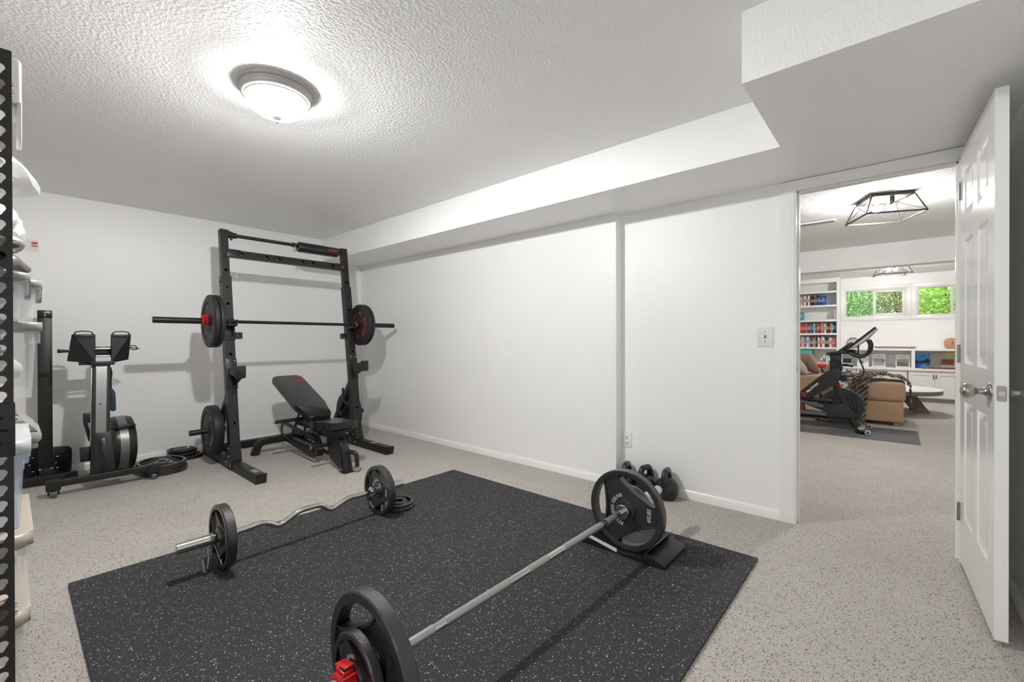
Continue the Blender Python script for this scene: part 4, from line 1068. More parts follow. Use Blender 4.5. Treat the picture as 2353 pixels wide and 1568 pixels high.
for (yy, zz, xx) in ((4.235, .375, .30), (3.74, .205, .20)):
    bm = BM(); cyl(bm, (cx - xx, yy, zz), (cx + .08, yy, zz), .0165, seg=16); hb = bc.part('adjust_bar', bm, 'blackpl')
    bm = BM(); cyl(bm, (cx - xx - .008, yy, zz), (cx - xx, yy, zz), .0175, seg=16); bc.part('bar_cap', bm, 'chrome', hb)
bm = BM(); prism(bm, smooth_poly([(3.60, .27), (3.80, .25), (3.74, .09), (3.56, .02), (3.52, .06)], .03), -.004, .004, Matrix(((0, 0, 1, cx - .03), (1, 0, 0, 0), (0, 1, 0, 0), (0, 0, 0, 1)))); bc.part('front_web', bm, 'powder')

# ------------------------------------------------------------------ rowing machine front half, stood upright
rw = Thing('rowing_machine', 'rowing machine front section standing upright with foot plates on top', 'rowing machine', (.46, 4.6, 0))
FY_ = 4.508
bm = BM(); rtube(bm, (.185, FY_, .098), (.765, FY_, .098), .046, .046); rw.part('front_foot', bm, 'powder')
for xx in (.175, .735):
    bm = BM(); bx(bm, (xx - .012, FY_ - .030, .055), (xx + .062, FY_ + .030, .126), .003)
    for k in range(5): bx(bm, (xx - .0135, FY_ - .0315, .064 + .012 * k), (xx + .0635, FY_ + .0315, .069 + .012 * k), .001)
    ec = rw.part('end_cap', bm, 'blackpl')
    bm = BM(); cyl(bm, (xx + .010, FY_ + .005, .028), (xx + .042, FY_ + .005, .028), .028, seg=24, ch=.003); rw.part('caster', bm, 'dgrey', ec)
    bm = BM(); bx(bm, (xx - .004, FY_ - .012, .02), (xx + .006, FY_ + .022, .058), .002); bx(bm, (xx + .046, FY_ - .012, .02), (xx + .056, FY_ + .022, .058), .002); rw.part('caster_fork', bm, 'blackpl', ec)
c0, c1 = Vector((.450, 4.585, .10)), Vector((.472, 4.70, .935)); cd = (c1 - c0).normalized()
bm = BM(); rtube(bm, c0, c1, .06, .105, .006, up=(1, 0, 0))
rw.part('column', bm, 'blackpl')
q = frame_to(c0, cd, (1, 0, 0)); Lc2 = (c1 - c0).length
xa = Vector((1, 0, 0)); xa = (xa - cd * xa.dot(cd)).normalized(); ya_ = cd.cross(xa)
if ya_.y > 0: ya_ = -ya_
MC = Matrix(((xa.x, cd.x, ya_.x, c0.x), (xa.y, cd.y, ya_.y, c0.y), (xa.z, cd.z, ya_.z, c0.z), (0, 0, 0, 1)))
bm = BM(); prism(bm, [(-.030, .20), (.030, .20), (.030, Lc2 - .03), (.042, Lc2), (-.042, Lc2), (-.030, Lc2 - .03)], .030, .0345, MC, .001); rw.part('column_strip', bm, 'alu', label='bare aluminium face strip')
bm = BM(); bx(bm, (-.058, .25, -.02), (-.0525, Lc2 - .02, .02), .001, mtx=MC); rw.part('side_rail', bm, 'alu')
bm = BM(); cyl(bm, MC @ Vector((-.005, .53, .0335)), MC @ Vector((-.005, .53, .0352)), .006, seg=10); rw.part('bolt', bm, 'bronze')
bm = BM(); prism(bm, [(-.050, 0), (.075, 0), (.050, .33), (.042, .345), (-.042, .345), (-.052, .33)], .031, .060, MC @ Matrix.Translation((.012, -.03, 0)), .006); bt = rw.part('boot_cover', bm, 'blackpl')
bm = BM(); prism(bm, smooth_poly([(-.015, .04), (.045, .04), (.015, .30), (-.030, .30)], .012), .0605, .064, MC @ Matrix.Translation((.012, -.03, 0)), .0015); rw.part('boot_recess', bm, 'vinyl', bt)
bm = BM(); bx(bm, (.39, 4.545, .062), (.59, 4.64, .105), .006); rw.part('base_plate', bm, 'blackpl')
bm = BM(); bx(bm, (.435, 4.546, .1055), (.56, 4.555, .108)); rw.part('base_edge', bm, 'alu')
DM = frame_to((.528, 4.86, .262), (1, .06, 0), (0, 0, 1))
bm = BM(); lathe(bm, [(0, 0), (.20, 0), (.222, .012), (.226, .030), (.226, .112), (.218, .140), (.19, .150), (0, .150)], 56, DM); dr = rw.part('flywheel_drum', bm, 'vinyl', smooth=40)
bm = BM(); lathe(bm, [(.2262, .036), (.2285, .038), (.2285, .092), (.2262, .094)], 56, DM); rw.part('perforated_band', bm, 'perf', dr, smooth=40, label='silver perforated band')
bm = BM(); tube(bm, [(.535, 4.70, .42), (.560, 4.665, .425), (.655, 4.672, .432), (.675, 4.74, .42)], .013, 12, fr=.02); rw.part('drum_handle', bm, 'blackpl', dr)
bm = BM(); tube(bm, [(.56, 4.65, .045), (.66, 4.655, .052)], .006, 8); rw.part('drum_rod', bm, 'chrome', dr)
bm = BM(); bx(bm, (.345, 4.62, .20), (.41, 4.65, .31), .006); rw.part('pulley_box', bm, 'blackpl')
bm = BM(); tube(bm, [(.405, 4.66, .35), (.375, 4.66, .50), (.385, 4.66, .56), (.415, 4.66, .54)], .012, 8, fr=.02); bx(bm, (.365, 4.64, .49), (.415, 4.68, .565), .008); rw.part('chain_guide', bm, 'blackpl')
# foot plates and straps
def foot(sg):
    xi, xo0, xo1 = (.436, .308, .284) if sg < 0 else (.524, .648, .636)
    yf = 4.648
    bm = BM()
    top, bot = 1.166, .958
    P = {'ti': (xi, yf, top), 'to': (xo0, yf + .012, top), 'bi': (xi + sg * -.0, yf - .012, bot - .015), 'bo': (xo1, yf + .05, bot + .005)}
    Bk = {k: (v[0], v[1] + .022, v[2]) for k, v in P.items()}
    vs = {k: bm.verts.new(v) for k, v in P.items()}; vb = {k: bm.verts.new(v) for k, v in Bk.items()}
    bm.faces.new((vs['to'], vs['ti'], vs['bi'])); bm.faces.new((vs['to'], vs['bi'], vs['bo']))
    bm.faces.new((vb['to'], vb['bi'], vb['ti'])); bm.faces.new((vb['to'], vb['bo'], vb['bi']))
    ks = ('to', 'ti', 'bi', 'bo')
    for i in range(4): a, b = ks[i], ks[(i + 1) % 4]; bm.faces.new((vs[a], vs[b], vb[b], vb[a]))
    bmesh.ops.bevel(bm, geom=list(bm.edges), offset=.004, segments=2, affect='EDGES', profile=.5)
    fp = rw.part('foot_plate', bm, 'blackpl', smooth=-1)
    cxp = (xi + xo0) / 2
    bm = BM(); bx(bm, (min(xi, xo0) + .012, yf - .004, top - .022), (max(xi, xo0) - .012, yf + .004, top - .004), .002); rw.part('top_lip', bm, 'blackpl', fp)
    bm = BM(); pts = [(cxp - .052, yf + .015, top - .005), (cxp - .046, yf + .015, top + .018), (cxp, yf + .015, top + .026), (cxp + .046, yf + .015, top + .018), (cxp + .052, yf + .015, top - .005)]
    sweep(bm, fillet(pts, .02, 5), rrect(.008, .022, .003), up=(0, 1, 0)); rw.part('heel_loop', bm, 'blackpl', fp, smooth=50)
    bm = BM(); s0 = Vector((xo0 * .4 + xo1 * .6, yf + .03, 1.045))
    if sg < 0:
        bx(bm, (s0.x - .055, s0.y - .003, 1.028), (s0.x + .01, s0.y + .003, 1.052), .002); bx(bm, (s0.x - .062, s0.y - .008, 1.026), (s0.x - .032, s0.y + .008, 1.055), .004)
    else:
        tube(bm, [(s0.x - .01, s0.y, 1.075), (s0.x + .03, s0.y, 1.078), (s0.x + .045, s0.y, 1.065), (s0.x + .046, s0.y, 1.045), (s0.x + .02, s0.y, 1.042), (s0.x - .01, s0.y, 1.062)], .004, 6, fr=.01)
        tube(bm, [(s0.x - .01, s0.y + .01, 1.07), (s0.x + .02, s0.y + .01, 1.058), (s0.x + .065, s0.y + .01, 1.05)], .004, 6, fr=.01)
    rw.part('strap', bm, 'vinyl', fp)
foot(-1); foot(1)
for z in (1.055, .998):
    bm = BM(); cyl(bm, (.42, 4.668, z), (.54, 4.668, z), .007, seg=12); rw.part('cross_rod', bm, 'chrome')
bm = BM(); bx(bm, (.415, 4.69, 1.0), (.535, 4.72, 1.07), .004); rw.part('chain_box', bm, 'blackpl')
bm = BM(); bx(bm, (.405, 4.635, .928), (.545, 4.70, .956), .004); bx(bm, (.345, 4.675, .93), (.405, 4.70, .955), .004); rw.part('plate_bracket', bm, 'blackpl')
bm = BM(); tube(bm, [(.520, 4.70, .90), (.530, 4.72, .86), (.525, 4.74, .80), (.530, 4.76, .72)], .013, 8, fr=.03); rw.part('chain_strap', bm, 'blackpl')
bm = BM(); tube(bm, [(.518, 4.76, .735), (.545, 4.76, .70), (.548, 4.76, .565)], .018, 14, fr=.03); ball(bm, (.548, 4.76, .565), .018); rw.part('pull_handle', bm, 'bluegrip', smooth=60, label='blue-grey padded handle')

# monorail half stored on end behind it
ml = Thing('rowing_rail', 'tall black rowing rail stored on end against the back wall', 'rail', (.185, 5.08, 0))
bm = BM(); bx(bm, (.1435, 5.06, .10), (.2235, 5.125, 1.352), .003); rl = ml.part('rail_beam', bm, 'powder')
bm = BM(); bx(bm, (.1440, 5.050, 1.300), (.2245, 5.128, 1.358), .002); tc_ = ml.part('top_cap', bm, 'powder')
bm = BM(); bx(bm, (.1500, 5.0485, 1.306), (.2185, 5.0505, 1.350), .0008); ml.part('cap_inset', bm, 'vinyl', tc_)
for z in (1.317, 1.338):
    bm = BM(); lathe(bm, [(0, .003), (.005, .0025), (.007, 0)], 12, Matrix(((1, 0, 0, .184), (0, 0, -1, 5.0485), (0, 1, 0, z), (0, 0, 0, 1)))); ml.part('bolt', bm, 'chrome', tc_)
bm = BM(); prism(bm, [(.148, .012), (.246, .012), (.226, .115), (.148, .115)], 0, .012, map_XZ(5.045), .002); bk_ = ml.part('bracket', bm, 'powder')
for x in (.152, .216):
    bm = BM(); lathe(bm, [(0, .004), (.006, .003), (.008, 0)], 12, Matrix(((1, 0, 0, x), (0, 0, -1, 5.032), (0, 1, 0, .108), (0, 0, 0, 1)))); ml.part('bolt', bm, 'chrome', bk_)
bm = BM(); rtube(bm, (.02, 4.985, .040), (.33, 4.948, .040), .05, .06); ml.part('rear_foot', bm, 'powder')
bm = BM(); bx(bm, (-.035, -.03, -.032), (.02, .03, .034), .003, mtx=Matrix.Translation((.335, 4.947, .040)) @ Matrix.Rotation(-.12, 4, 'Z'))
for k in range(4): bx(bm, (-.036, -.0315, -.022 + .012 * k), (.0215, .0315, -.017 + .012 * k), mtx=Matrix.Translation((.335, 4.947, .040)) @ Matrix.Rotation(-.12, 4, 'Z'))
ml.part('end_cap', bm, 'blackpl')
bm = BM(); bx(bm, (.150, 4.97, .02), (.22, 5.07, .06), .004); ml.part('foot_link', bm, 'powder')
bm = BM(); prism(bm, smooth_poly([(.04, .012), (.336, .010), (.342, .235), (.04, .262)], .04), 0, .022, map_XZ(5.225), .004); pn = ml.part('seat_panel', bm, 'navy', smooth=40)
bm = BM(); bx(bm, (.128, 5.185, .03), (.146, 5.204, .24), .002); bx(bm, (.225, 5.185, .03), (.243, 5.204, .24), .002); ml.part('roller_bracket', bm, 'powder', pn)
for x, z in ((.118, .18), (.118, .07), (.10, .125), (.255, .165), (.255, .075), (.245, .115)):
    bm = BM(); cyl(bm, (x - .006, 5.196, z), (x + .006, 5.196, z), .006, seg=10); ml.part('bolt', bm, 'chrome', pn)
bm = BM(); bx(bm, (.13, 5.10, .02), (.24, 5.20, .05), .004); ml.part('seat_link', bm, 'powder', pn)

# loose plates on the carpet
fl = plate_tri('weight_plate', .172, .042, 'large iron plate on top of the pile beside the rowing machine foot', 'iron plates lying by the rowing machine', 'FITNESS GEAR', '35LBS', 'greypaint', hub=.05, rim=.024, depth=.054, span=86, lip=.012, start=200, tsize=.018)
lay(fl, (.852, 4.728, .068), 75, 2.0, -1.5)
f2 = clone(fl.o, label='large iron plate underneath in the pile beside the rowing machine foot'); lay(f2, (.858, 4.722, .0215), 20)
g1 = plate_tri('weight_plate', .118, .026, 'small iron plate on top of the little stack by the back wall', 'small iron plates stacked by the back wall', 'GEAR', None, 'greypaint', hub=.044, rim=.018, depth=.034, span=80, lip=.008, start=120, tsize=.014)
lay(g1, (1.078, 5.125, .078), 10, -3, 2)
g2 = clone(g1.o, label='small iron plate in the middle of the little stack by the back wall'); lay(g2, (1.082, 5.13, .046), 50)
g3 = plate_tri('weight_plate', .140, .030, 'wider iron plate at the bottom of the little stack by the back wall', 'small iron plates stacked by the back wall', 'GEAR', None, 'greypaint', hub=.046, rim=.02, depth=.05, span=80, lip=.008, start=120, tsize=.014)
lay(g3, (1.098, 5.12, .0155), 0)
# ------------------------------------------------------------------ steel storage shelf with bins
SX0, SX1, SY0, SY1 = -.46, .006, 1.640, 2.56
sh = Thing('storage_shelf', 'black slotted steel shelving unit packed with plastic bins at the edge of the picture', 'shelf', (-.23, 2.1, 0))
def slot(a):
    """keyhole slot: wide round head, narrower round tail below it"""
    c, s = math.cos(a), math.sin(a); t = .002
    def inside(x, y): return math.hypot(x, y - .0035) < .0094 or math.hypot(x + .0022, y + .0080) < .0060 or (abs(x + .001) < .0062 and -.008 < y < .0035)
    while inside(c * t, s * t): t += .00015
    return (c * t, s * t)
def post(x, y, sx, sy, name='post'):
    """angle post with its corner at (x, y); flanges run along -sx in X and along sy in Y"""
    bm = BM(); H = 1.832
    hs = [(.03 + .0381 * k, slot, .0185) for k in range(47) if .03 + .0381 * k < H - .02]
    holed(bm, .040, H, hs, Matrix(((1, 0, 0, x - sx * .020), (0, 0, -1 * 1, y), (0, 1, 0, 0), (0, 0, 0, 1))), .0018, N_=28)
    b2 = BM(); holed(b2, .034, H, hs, Matrix(((0, 0, 1, x), (1, 0, 0, y + sy * .0178), (0, 1, 0, 0), (0, 0, 0, 1))), .0018, N_=28)
    me = bpy.data.meshes.new('tmp'); b2.to_mesh(me); b2.free(); bm.from_mesh(me); bpy.data.meshes.remove(me)
    return sh.part(name, bm, 'powder', smooth=-1)
post(SX1, SY0, 1, 1); post(SX1, SY1, 1, -1); post(SX0, SY0, -1, 1); post(SX0, SY1, -1, -1)
LEV = (.060, .470, .950, 1.375, 1.765)
for z in LEV:
    bm = BM(); bx(bm, (SX0 + .004, SY0 + .004, z - .004), (SX1 - .003, SY1 - .004, z + .008), .001); sh.part('shelf_board', bm, 'greige')
    for x in (SX1 - .010, SX0 + .002):
        bm = BM(); bx(bm, (x, SY0 + .003, z - .036), (x + .0075, SY1 - .003, z - .004), .0015); bmn = sh.part('shelf_beam', bm, 'powder')
        if x > -.2:
            bm = BM()
            for yy in (SY0 + .012,):
                for zz in (z - .010, z - .030): cyl(bm, (SX1 - .001, yy, zz), (SX1 + .0045, yy, zz), .0055, seg=10)
            sh.part('rivets', bm, 'chrome', bmn)
bm = BM(); bx(bm, (SX1 - .046, SY0 - .0030, .835), (SX1 + .0025, SY0 - .0002, .965), .001); bx(bm, (SX1 + .0002, SY0 - .0030, .835), (SX1 + .0025, SY0 + .034, .965), .001)
sp_ = sh.part('splice_plate', bm, 'powder')
bm = BM()
for zz in (.868, .930):
    prism(bm, [(-.006, -.003), (.002, -.004), (.007, .001), (.005, .005), (-.003, .002)], 0, .0006, Matrix(((1, 0, 0, -.017), (0, 0, -1, SY0 - .0030), (0, 1, 0, zz), (0, 0, 0, 1))))
bx(bm, (-.028, SY0 - .0036, .897), (-.004, SY0 - .0028, .903)); sh.part('splice_slots', bm, 'darkhole', sp_)

def bin_(name, label, x1, y0, y1, z0, z1, bodym, lidm, lidh=.028, x0=-.40, grp='plastic bins on the storage shelf', fill=None, taper=.009, latch=True, r=.035, lid=True):
    cxm, cym = (x0 + x1) / 2, (y0 + y1) / 2
    t = Thing(name, label, 'storage bin', (cxm, cym, z0), 0, grp)
    W, D_ = x1 - x0 - .024, y1 - y0 - .024
    bm = BM(); zt = z1 - lidh * .6 if lid else z1
    lv = []
    for f, z in ((0, z0), (.0, z0 + .004), (1, zt)):
        k = taper * (1 - f); lv.append((W - 2 * k, D_ - 2 * k, z))
    rings = [[bm.verts.new((cxm + x, cym + y, z)) for x, y in rrect(w, d_, r, 5)] for w, d_, z in lv]
    inner = [[bm.verts.new((cxm + x, cym + y, z)) for x, y in rrect(w - .006, d_ - .006, r - .003, 5)] for w, d_, z in ((lv[2][0], lv[2][1], zt), (lv[0][0], lv[0][1], z0 + .006))]
    seq = rings[:3]
    for a, b in zip(seq, seq[1:]):
        for i in range(len(a)): j = (i + 1) % len(a); bm.faces.new((a[i], a[j], b[j], b[i]))
    bm.faces.new(seq[0][::-1])
    body = t.part('bin_body', bm, bodym, smooth=50)
    bm = BM()                                   # rolled rim lugs
    for yy in (cym - D_ * .36, cym + D_ * .36): bx(bm, (x1 - .03, yy - .03, zt - .045), (x1 - .004, yy + .03, zt - .004), .006)
    t.part('rim_lug', bm, bodym, body)
    if lid:
        bm = BM(); prism(bm, rrect(W + .024, D_ + .024, r + .012, 6), z1 - lidh, z1, Matrix.Translation((cxm, cym, 0)), lidh * .42, 3)
        prism(bm, rrect(W - .07, D_ - .07, r, 5), z1 - .002, z1 + .004, Matrix.Translation((cxm, cym, 0)), .002)
        ld = t.part('lid', bm, lidm, smooth=50)
        if latch:
            bm = BM(); prism(bm, smooth_poly([(-.055, 0), (.055, 0), (.05, -.048), (-.05, -.048)], .012), -.006, .005, Matrix(((0, 0, 1, x1 - .004), (1, 0, 0, cym), (0, 1, 0, z1 - lidh * .6), (0, 0, 0, 1))), .002)
            t.part('latch_handle', bm, lidm, ld)
    if fill:
        bm = BM(); rn = random.Random(len(label))
        for k in range(9):
            ball(bm, (cxm + rn.uniform(-.3, .33) * W, cym + rn.uniform(-.3, .3) * D_, z0 + .05 + rn.random() * (zt - z0) * .5), .055, (1, 1.2, .7), 12, 8)
        t.part('contents', bm, fill, body, smooth=80)
    return t
bin_('storage_bin', 'tall clear bin with tan lid at the bottom of the shelf, nearest the camera', .034, 1.665, 2.12, .070, .425, 'clear', 'beige', .040, fill='cloth')
bin_('storage_bin', 'tan-lidded bin behind another on the bottom of the shelf', .030, 2.15, 2.53, .070, .385, 'clear', 'beige', .034)
bin_('storage_bin', 'low clear bin with rounded tan lid under the bluish bin', .040, 1.700, 2.20, .480, .615, 'clear', 'beige', .040, fill='cloth')
bin_('storage_bin', 'bluish clear bin with white lid stacked on a tan-lidded bin', .038, 1.735, 2.14, .6195, .855, 'clearblue', 'whitelid', .040)
bin_('storage_bin', 'opaque tan bin under the grey vented box, behind the bluish bin', .036, 2.24, 2.53, .480, .735, 'beige', 'beige', .028, latch=False)
bin_('storage_bin', 'large clear bin with grey lid and pale clothes inside', .062, 1.790, 2.32, .960, 1.172, 'clear', 'greylid', .026, fill='cloth')
bin_('storage_bin', 'clear bin with grey lid stacked beneath the plastic bags, nearer the camera', .038, 1.70, 1.98, 1.177, 1.300, 'clear', 'greylid', .026)
bin_('storage_bin', 'clear bin with grey clip lid stacked beneath the plastic bags, nearer the back wall', .070, 2.02, 2.36, 1.177, 1.312, 'clear', 'greylid', .026)
tr = Thing('vented_box', 'grey plastic box with a vented hinged lid on the opaque tan bin', 'box', (-.15, 2.4, .741))
bm = BM(); prism(bm, rrect(.40, .28, .03, 4), .7415, .762, Matrix.Translation((-.135, 2.40, 0)), .006); prism(bm, rrect(.418, .30, .036, 4), .762, .800, Matrix.Translation((-.135, 2.40, 0)), .012); tr.part('box_body', bm, 'greylid')
bm = BM(); prism(bm, [(-.36, .80), (.065, .80), (.058, .815), (.030, .845), (-.34, .852)], 2.268, 2.535, Matrix(((1, 0, 0, 0), (0, 0, 1, 0), (0, 1, 0, 0), (0, 0, 0, 1))), .006); ld = tr.part('vent_lid', bm, 'greylid')
bm = BM()
for k in range(5): bx(bm, (-.025, 2.34 + .022 * k, .842), (.020, 2.350 + .022 * k, .849), .001)
tr.part('vent_slots', bm, 'dgrey', ld)
bm = BM(); prism(bm, [(-.10, .850), (.02, .850), (-.02, .878), (-.08, .880)], 2.28, 2.34, Matrix(((1, 0, 0, 0), (0, 0, 1, 0), (0, 1, 0, 0), (0, 0, 0, 1))), .004); tr.part('handle', bm, 'greylid', ld)

def crumple(c, rad, seed, amp=.22, sub=4):
    bm = BM(); bmesh.ops.create_icosphere(bm, subdivisions=sub, radius=1)
    rn = random.Random(seed); dirs = [Vector((rn.gauss(0, 1), rn.gauss(0, 1), rn.gauss(0, 1))).normalized() for _ in range(26)]; amps = [rn.uniform(.2, 1) for _ in dirs]
    for v in bm.verts:
        n = v.co.normalized(); k = 1.
        for d_, a in zip(dirs, amps): k += amp * a * (max(0, n.dot(d_)) ** 14) - amp * .35 * a * max(0, n.dot(-d_)) ** 10
        k += .03 * math.sin(9 * n.x + 5 * n.z) * math.sin(11 * n.y)
        v.co = Vector((n.x * rad[0] * k, n.y * rad[1] * k, n.z * rad[2] * k)) + Vector(c)
    return bm
wb = Thing('foam_board', 'white rounded board standing behind the top of the shelf post', 'board', (.012, 1.80, 1.70))
bm = BM(); bx(bm, (-.028, 1.76, 1.74), (.024, 1.90, 1.872), .012, 4); wb.part('board', bm, 'white', smooth=60)
bm = BM(); bx(bm, (.0135, 1.74, 1.655), (.024, 1.86, 1.75), .004); wb.part('hanging_flap', bm, 'white')
for (c, rad, sd, lab, prt) in (((-.13, 1.98, 1.585), (.165, .20, .080), 3, 'thin white plastic bag, topmost of the pile of bags', True),
                               ((-.12, 2.02, 1.475), (.155, .20, .060), 8, 'white plastic bag squashed in the middle of the pile of bags', True)):
    t = Thing('plastic_bag', lab, 'bag', (c[0], c[1], c[2] - rad[2]), 0, 'plastic bags on the storage shelf')
    t.part('bag_film', crumple(c, rad, sd), 'bag', smooth=15)
t = Thing('wire_bundle', 'bundle of grey striped plastic wrap under the white bags', 'bundle', (-.12, 2.0, 1.383), 0)
bm = BM()
for k in range(11):
    a = k / 10; pts = [(-.30, 1.80 + .012 * k, 1.392 + .004 * k), (-.05, 1.86 + .01 * k, 1.398 + .004 * k), (.028 + .004 * math.sin(k), 1.90 + .012 * k, 1.405 + .002 * k), (.02, 1.98 + .014 * k, 1.40), (-.20, 2.06 + .01 * k, 1.392)]
    tube(bm, fillet(pts, .06, 5), .0075, 6)
t.part('wrap', bm, ('greylid'), smooth=60)
t = Thing('price_tag', 'small white tag with red and orange stripes sticking out beside the bags', 'tag', (.055, 2.3, 1.44))
bm = BM(); bx(bm, (-.02, 2.298, 1.436), (.069, 2.300, 1.478)); tg = t.part('card', bm, 'white')
bm = BM(); bx(bm, (.052, 2.2975, 1.462), (.0668, 2.2981, 1.468)); t.part('red_stripe', bm, 'redpaint', tg)
bm = BM(); bx(bm, (.052, 2.2975, 1.452), (.0668, 2.2981, 1.4565)); t.part('orange_stripe', bm, 'orange', tg)
t = Thing('cap', 'black and grey cloth cap lying on the stacked clear bins', 'cap', (-.03, 1.97, 1.304))
bm = crumple((-.06, 1.95, 1.345), (.085, .11, .040), 12, .12); t.part('crown', bm, 'dgrey', smooth=60)
bm = BM(); prism(bm, smooth_poly([(.0, -.075), (.062, -.055), (.068, 0), (.062, .055), (0, .075)], .03), 0, .006, Matrix.Translation((-.022, 2.02, 1.318)) @ Matrix.Rotation(R(14), 4, 'Y')); t.part('brim', bm, 'vinyl')
# ------------------------------------------------------------------ den: built-ins
cu_ = Thing('cabinet_top', 'long white counter top running under the den windows', 'counter', (10.9, -.3, .55))
CY1 = 2.3
bm = BM(); bx(bm, (10.58, -1.75, .548), (DX1 - .001, CY1, .583), .003); cu_.part('slab', bm, 'cab')
names = ('white two-door base cabinet under the bookcase', 'white two-door base cabinet behind the chaise', 'white two-door base cabinet behind the round table', 'white two-door base cabinet past the round table')
for k, (ya, yb) in enumerate(((1.60, .915), (.575, -.142), (-.152, -.842), (-.852, -1.55))):
    if k == 0: ya, yb = 1.28, .58
    y0, y1 = min(ya, yb), max(ya, yb)
    t = Thing('base_cabinet', names[k], 'cabinet', (10.9, (y0 + y1) / 2, 0), 0, 'white base cabinets along the window wall')
    bm = BM(); bx(bm, (10.62, y0, .07), (DX1, y1, .547)); t.part('carcass', bm, 'cab')
    bm = BM(); bx(bm, (10.66, y0, 0), (DX1, y1, .07)); t.part('toe_kick', bm, 'greylid')
    ym = (y0 + y1) / 2
    for a, b, hs_ in ((y0 + .004, ym - .002, 1), (ym + .002, y1 - .004, -1)):
        bm = BM(); mm = Matrix(((0, 0, -1, 10.62), (-1, 0, 0, b), (0, 1, 0, .085), (0, 0, 0, 1))); w, h = b - a, .45
        bx(bm, (0, 0, 0), (w, .062, .018), .001, mtx=mm); bx(bm, (0, h - .062, 0), (w, h, .018), .001, mtx=mm); bx(bm, (0, .062, 0), (.062, h - .062, .018), .001, mtx=mm); bx(bm, (w - .062, .062, 0), (w, h - .062, .018), .001, mtx=mm); bx(bm, (.06, .06, 0), (w - .06, h - .06, .008), mtx=mm)
        dr_ = t.part('door', bm, 'cab', smooth=0)
        yh = (ym - .018) if hs_ > 0 else (ym + .018)
        bm = BM(); tube(bm, [(10.604, yh, .415), (10.583, yh, .425), (10.583, yh, .475), (10.604, yh, .485)], .006, 8, fr=.01); t.part('handle', bm, 'bronze', dr_, smooth=60)
nu = Thing('display_ledge', 'white open display ledge with dividers under the den windows', 'shelf unit', (10.95, -.4, .583))
bm = BM(); bx(bm, (10.75, -1.75, .900), (DX1 - .001, .86, .936), .003); nu.part('ledge_top', bm, 'cab')
for y in (-.222, -1.0, -1.72, .84):
    bm = BM(); bx(bm, (10.75, y - .024, .5832), (DX1 - .02, y + .024, .900)); nu.part('divider', bm, 'cab')
bm = BM(); bx(bm, (DX1 - .02, -1.74, .5832), (DX1 - .001, .86, .900)); nu.part('back_panel', bm, 'cab')

bcx = Thing('bookcase', 'white built-in bookcase full of books beside the den windows', 'bookcase', (11.05, 1.6, .583))
BYR, BYL = .862, 2.25
FZ = (.930, 1.217, 1.487, 1.790, 2.070)
bm = BM(); bx(bm, (10.90, BYR, .5835), (DX1, BYR + .048, 2.343), .002); bcx.part('side_panel', bm, 'cab')
bm = BM(); bx(bm, (10.90, BYL - .048, .5835), (DX1, BYL, 2.343), .002); bcx.part('side_panel', bm, 'cab')
bm = BM(); bx(bm, (10.90, BYR + .048, 2.262), (DX1, BYL - .048, 2.343), .002); bx(bm, (10.885, BYR - .012, 2.30), (10.90, BYL + .012, 2.343), .002); bcx.part('top_panel', bm, 'cab')
bm = BM(); bx(bm, (DX1 - .012, BYR + .048, .5835), (DX1, BYL - .048, 2.262)); bcx.part('back_panel', bm, 'cab')
for z in FZ:
    bm = BM(); bx(bm, (10.905, BYR + .048, z - .018), (DX1 - .012, BYL - .048, z + .018), .002); bcx.part('shelf', bm, 'cab')

# books: one object each, colour by colour as they stand
bookm = {}
def bmat(c):
    if c not in bookm: bookm[c] = mat('book_' + c, CN[c], .55, var=.12, vscale=25)
    return bookm[c]
CN = dict(brown=(92, 70, 62), tan=(190, 166, 140), cream=(226, 216, 196), white=(232, 232, 230), grey=(164, 168, 172), red=(200, 40, 46), crimson=(168, 30, 52), pink=(226, 110, 122), rose=(210, 70, 96), orange=(226, 92, 40),
          rust=(176, 84, 50), gold=(196, 152, 76), olive=(150, 140, 84), green=(40, 86, 74), teal=(60, 176, 190), sky=(70, 150, 206), blue=(34, 84, 156), royal=(30, 92, 180), yellow=(232, 222, 120), navy=(34, 42, 70), slate=(104, 120, 152), charcoal=(46, 44, 48), black=(26, 26, 30), plum=(86, 52, 78), maroon=(110, 46, 48), paleblue=(176, 204, 216), mint=(120, 190, 186))
ORD = ['first', 'second', 'third', 'fourth', 'fifth', 'sixth', 'seventh', 'eighth', 'ninth', 'tenth', 'eleventh', 'twelfth', 'thirteenth', 'fourteenth', 'fifteenth', 'sixteenth', 'seventeenth', 'eighteenth', 'nineteenth', 'twentieth'] + \
      ['twenty-' + x for x in ('first', 'second', 'third', 'fourth', 'fifth', 'sixth', 'seventh', 'eighth', 'ninth')] + ['thirtieth'] + ['thirty-' + x for x in ('first', 'second', 'third', 'fourth', 'fifth', 'sixth', 'seventh', 'eighth', 'ninth')] + ['fortieth']
rb_ = random.Random(11)
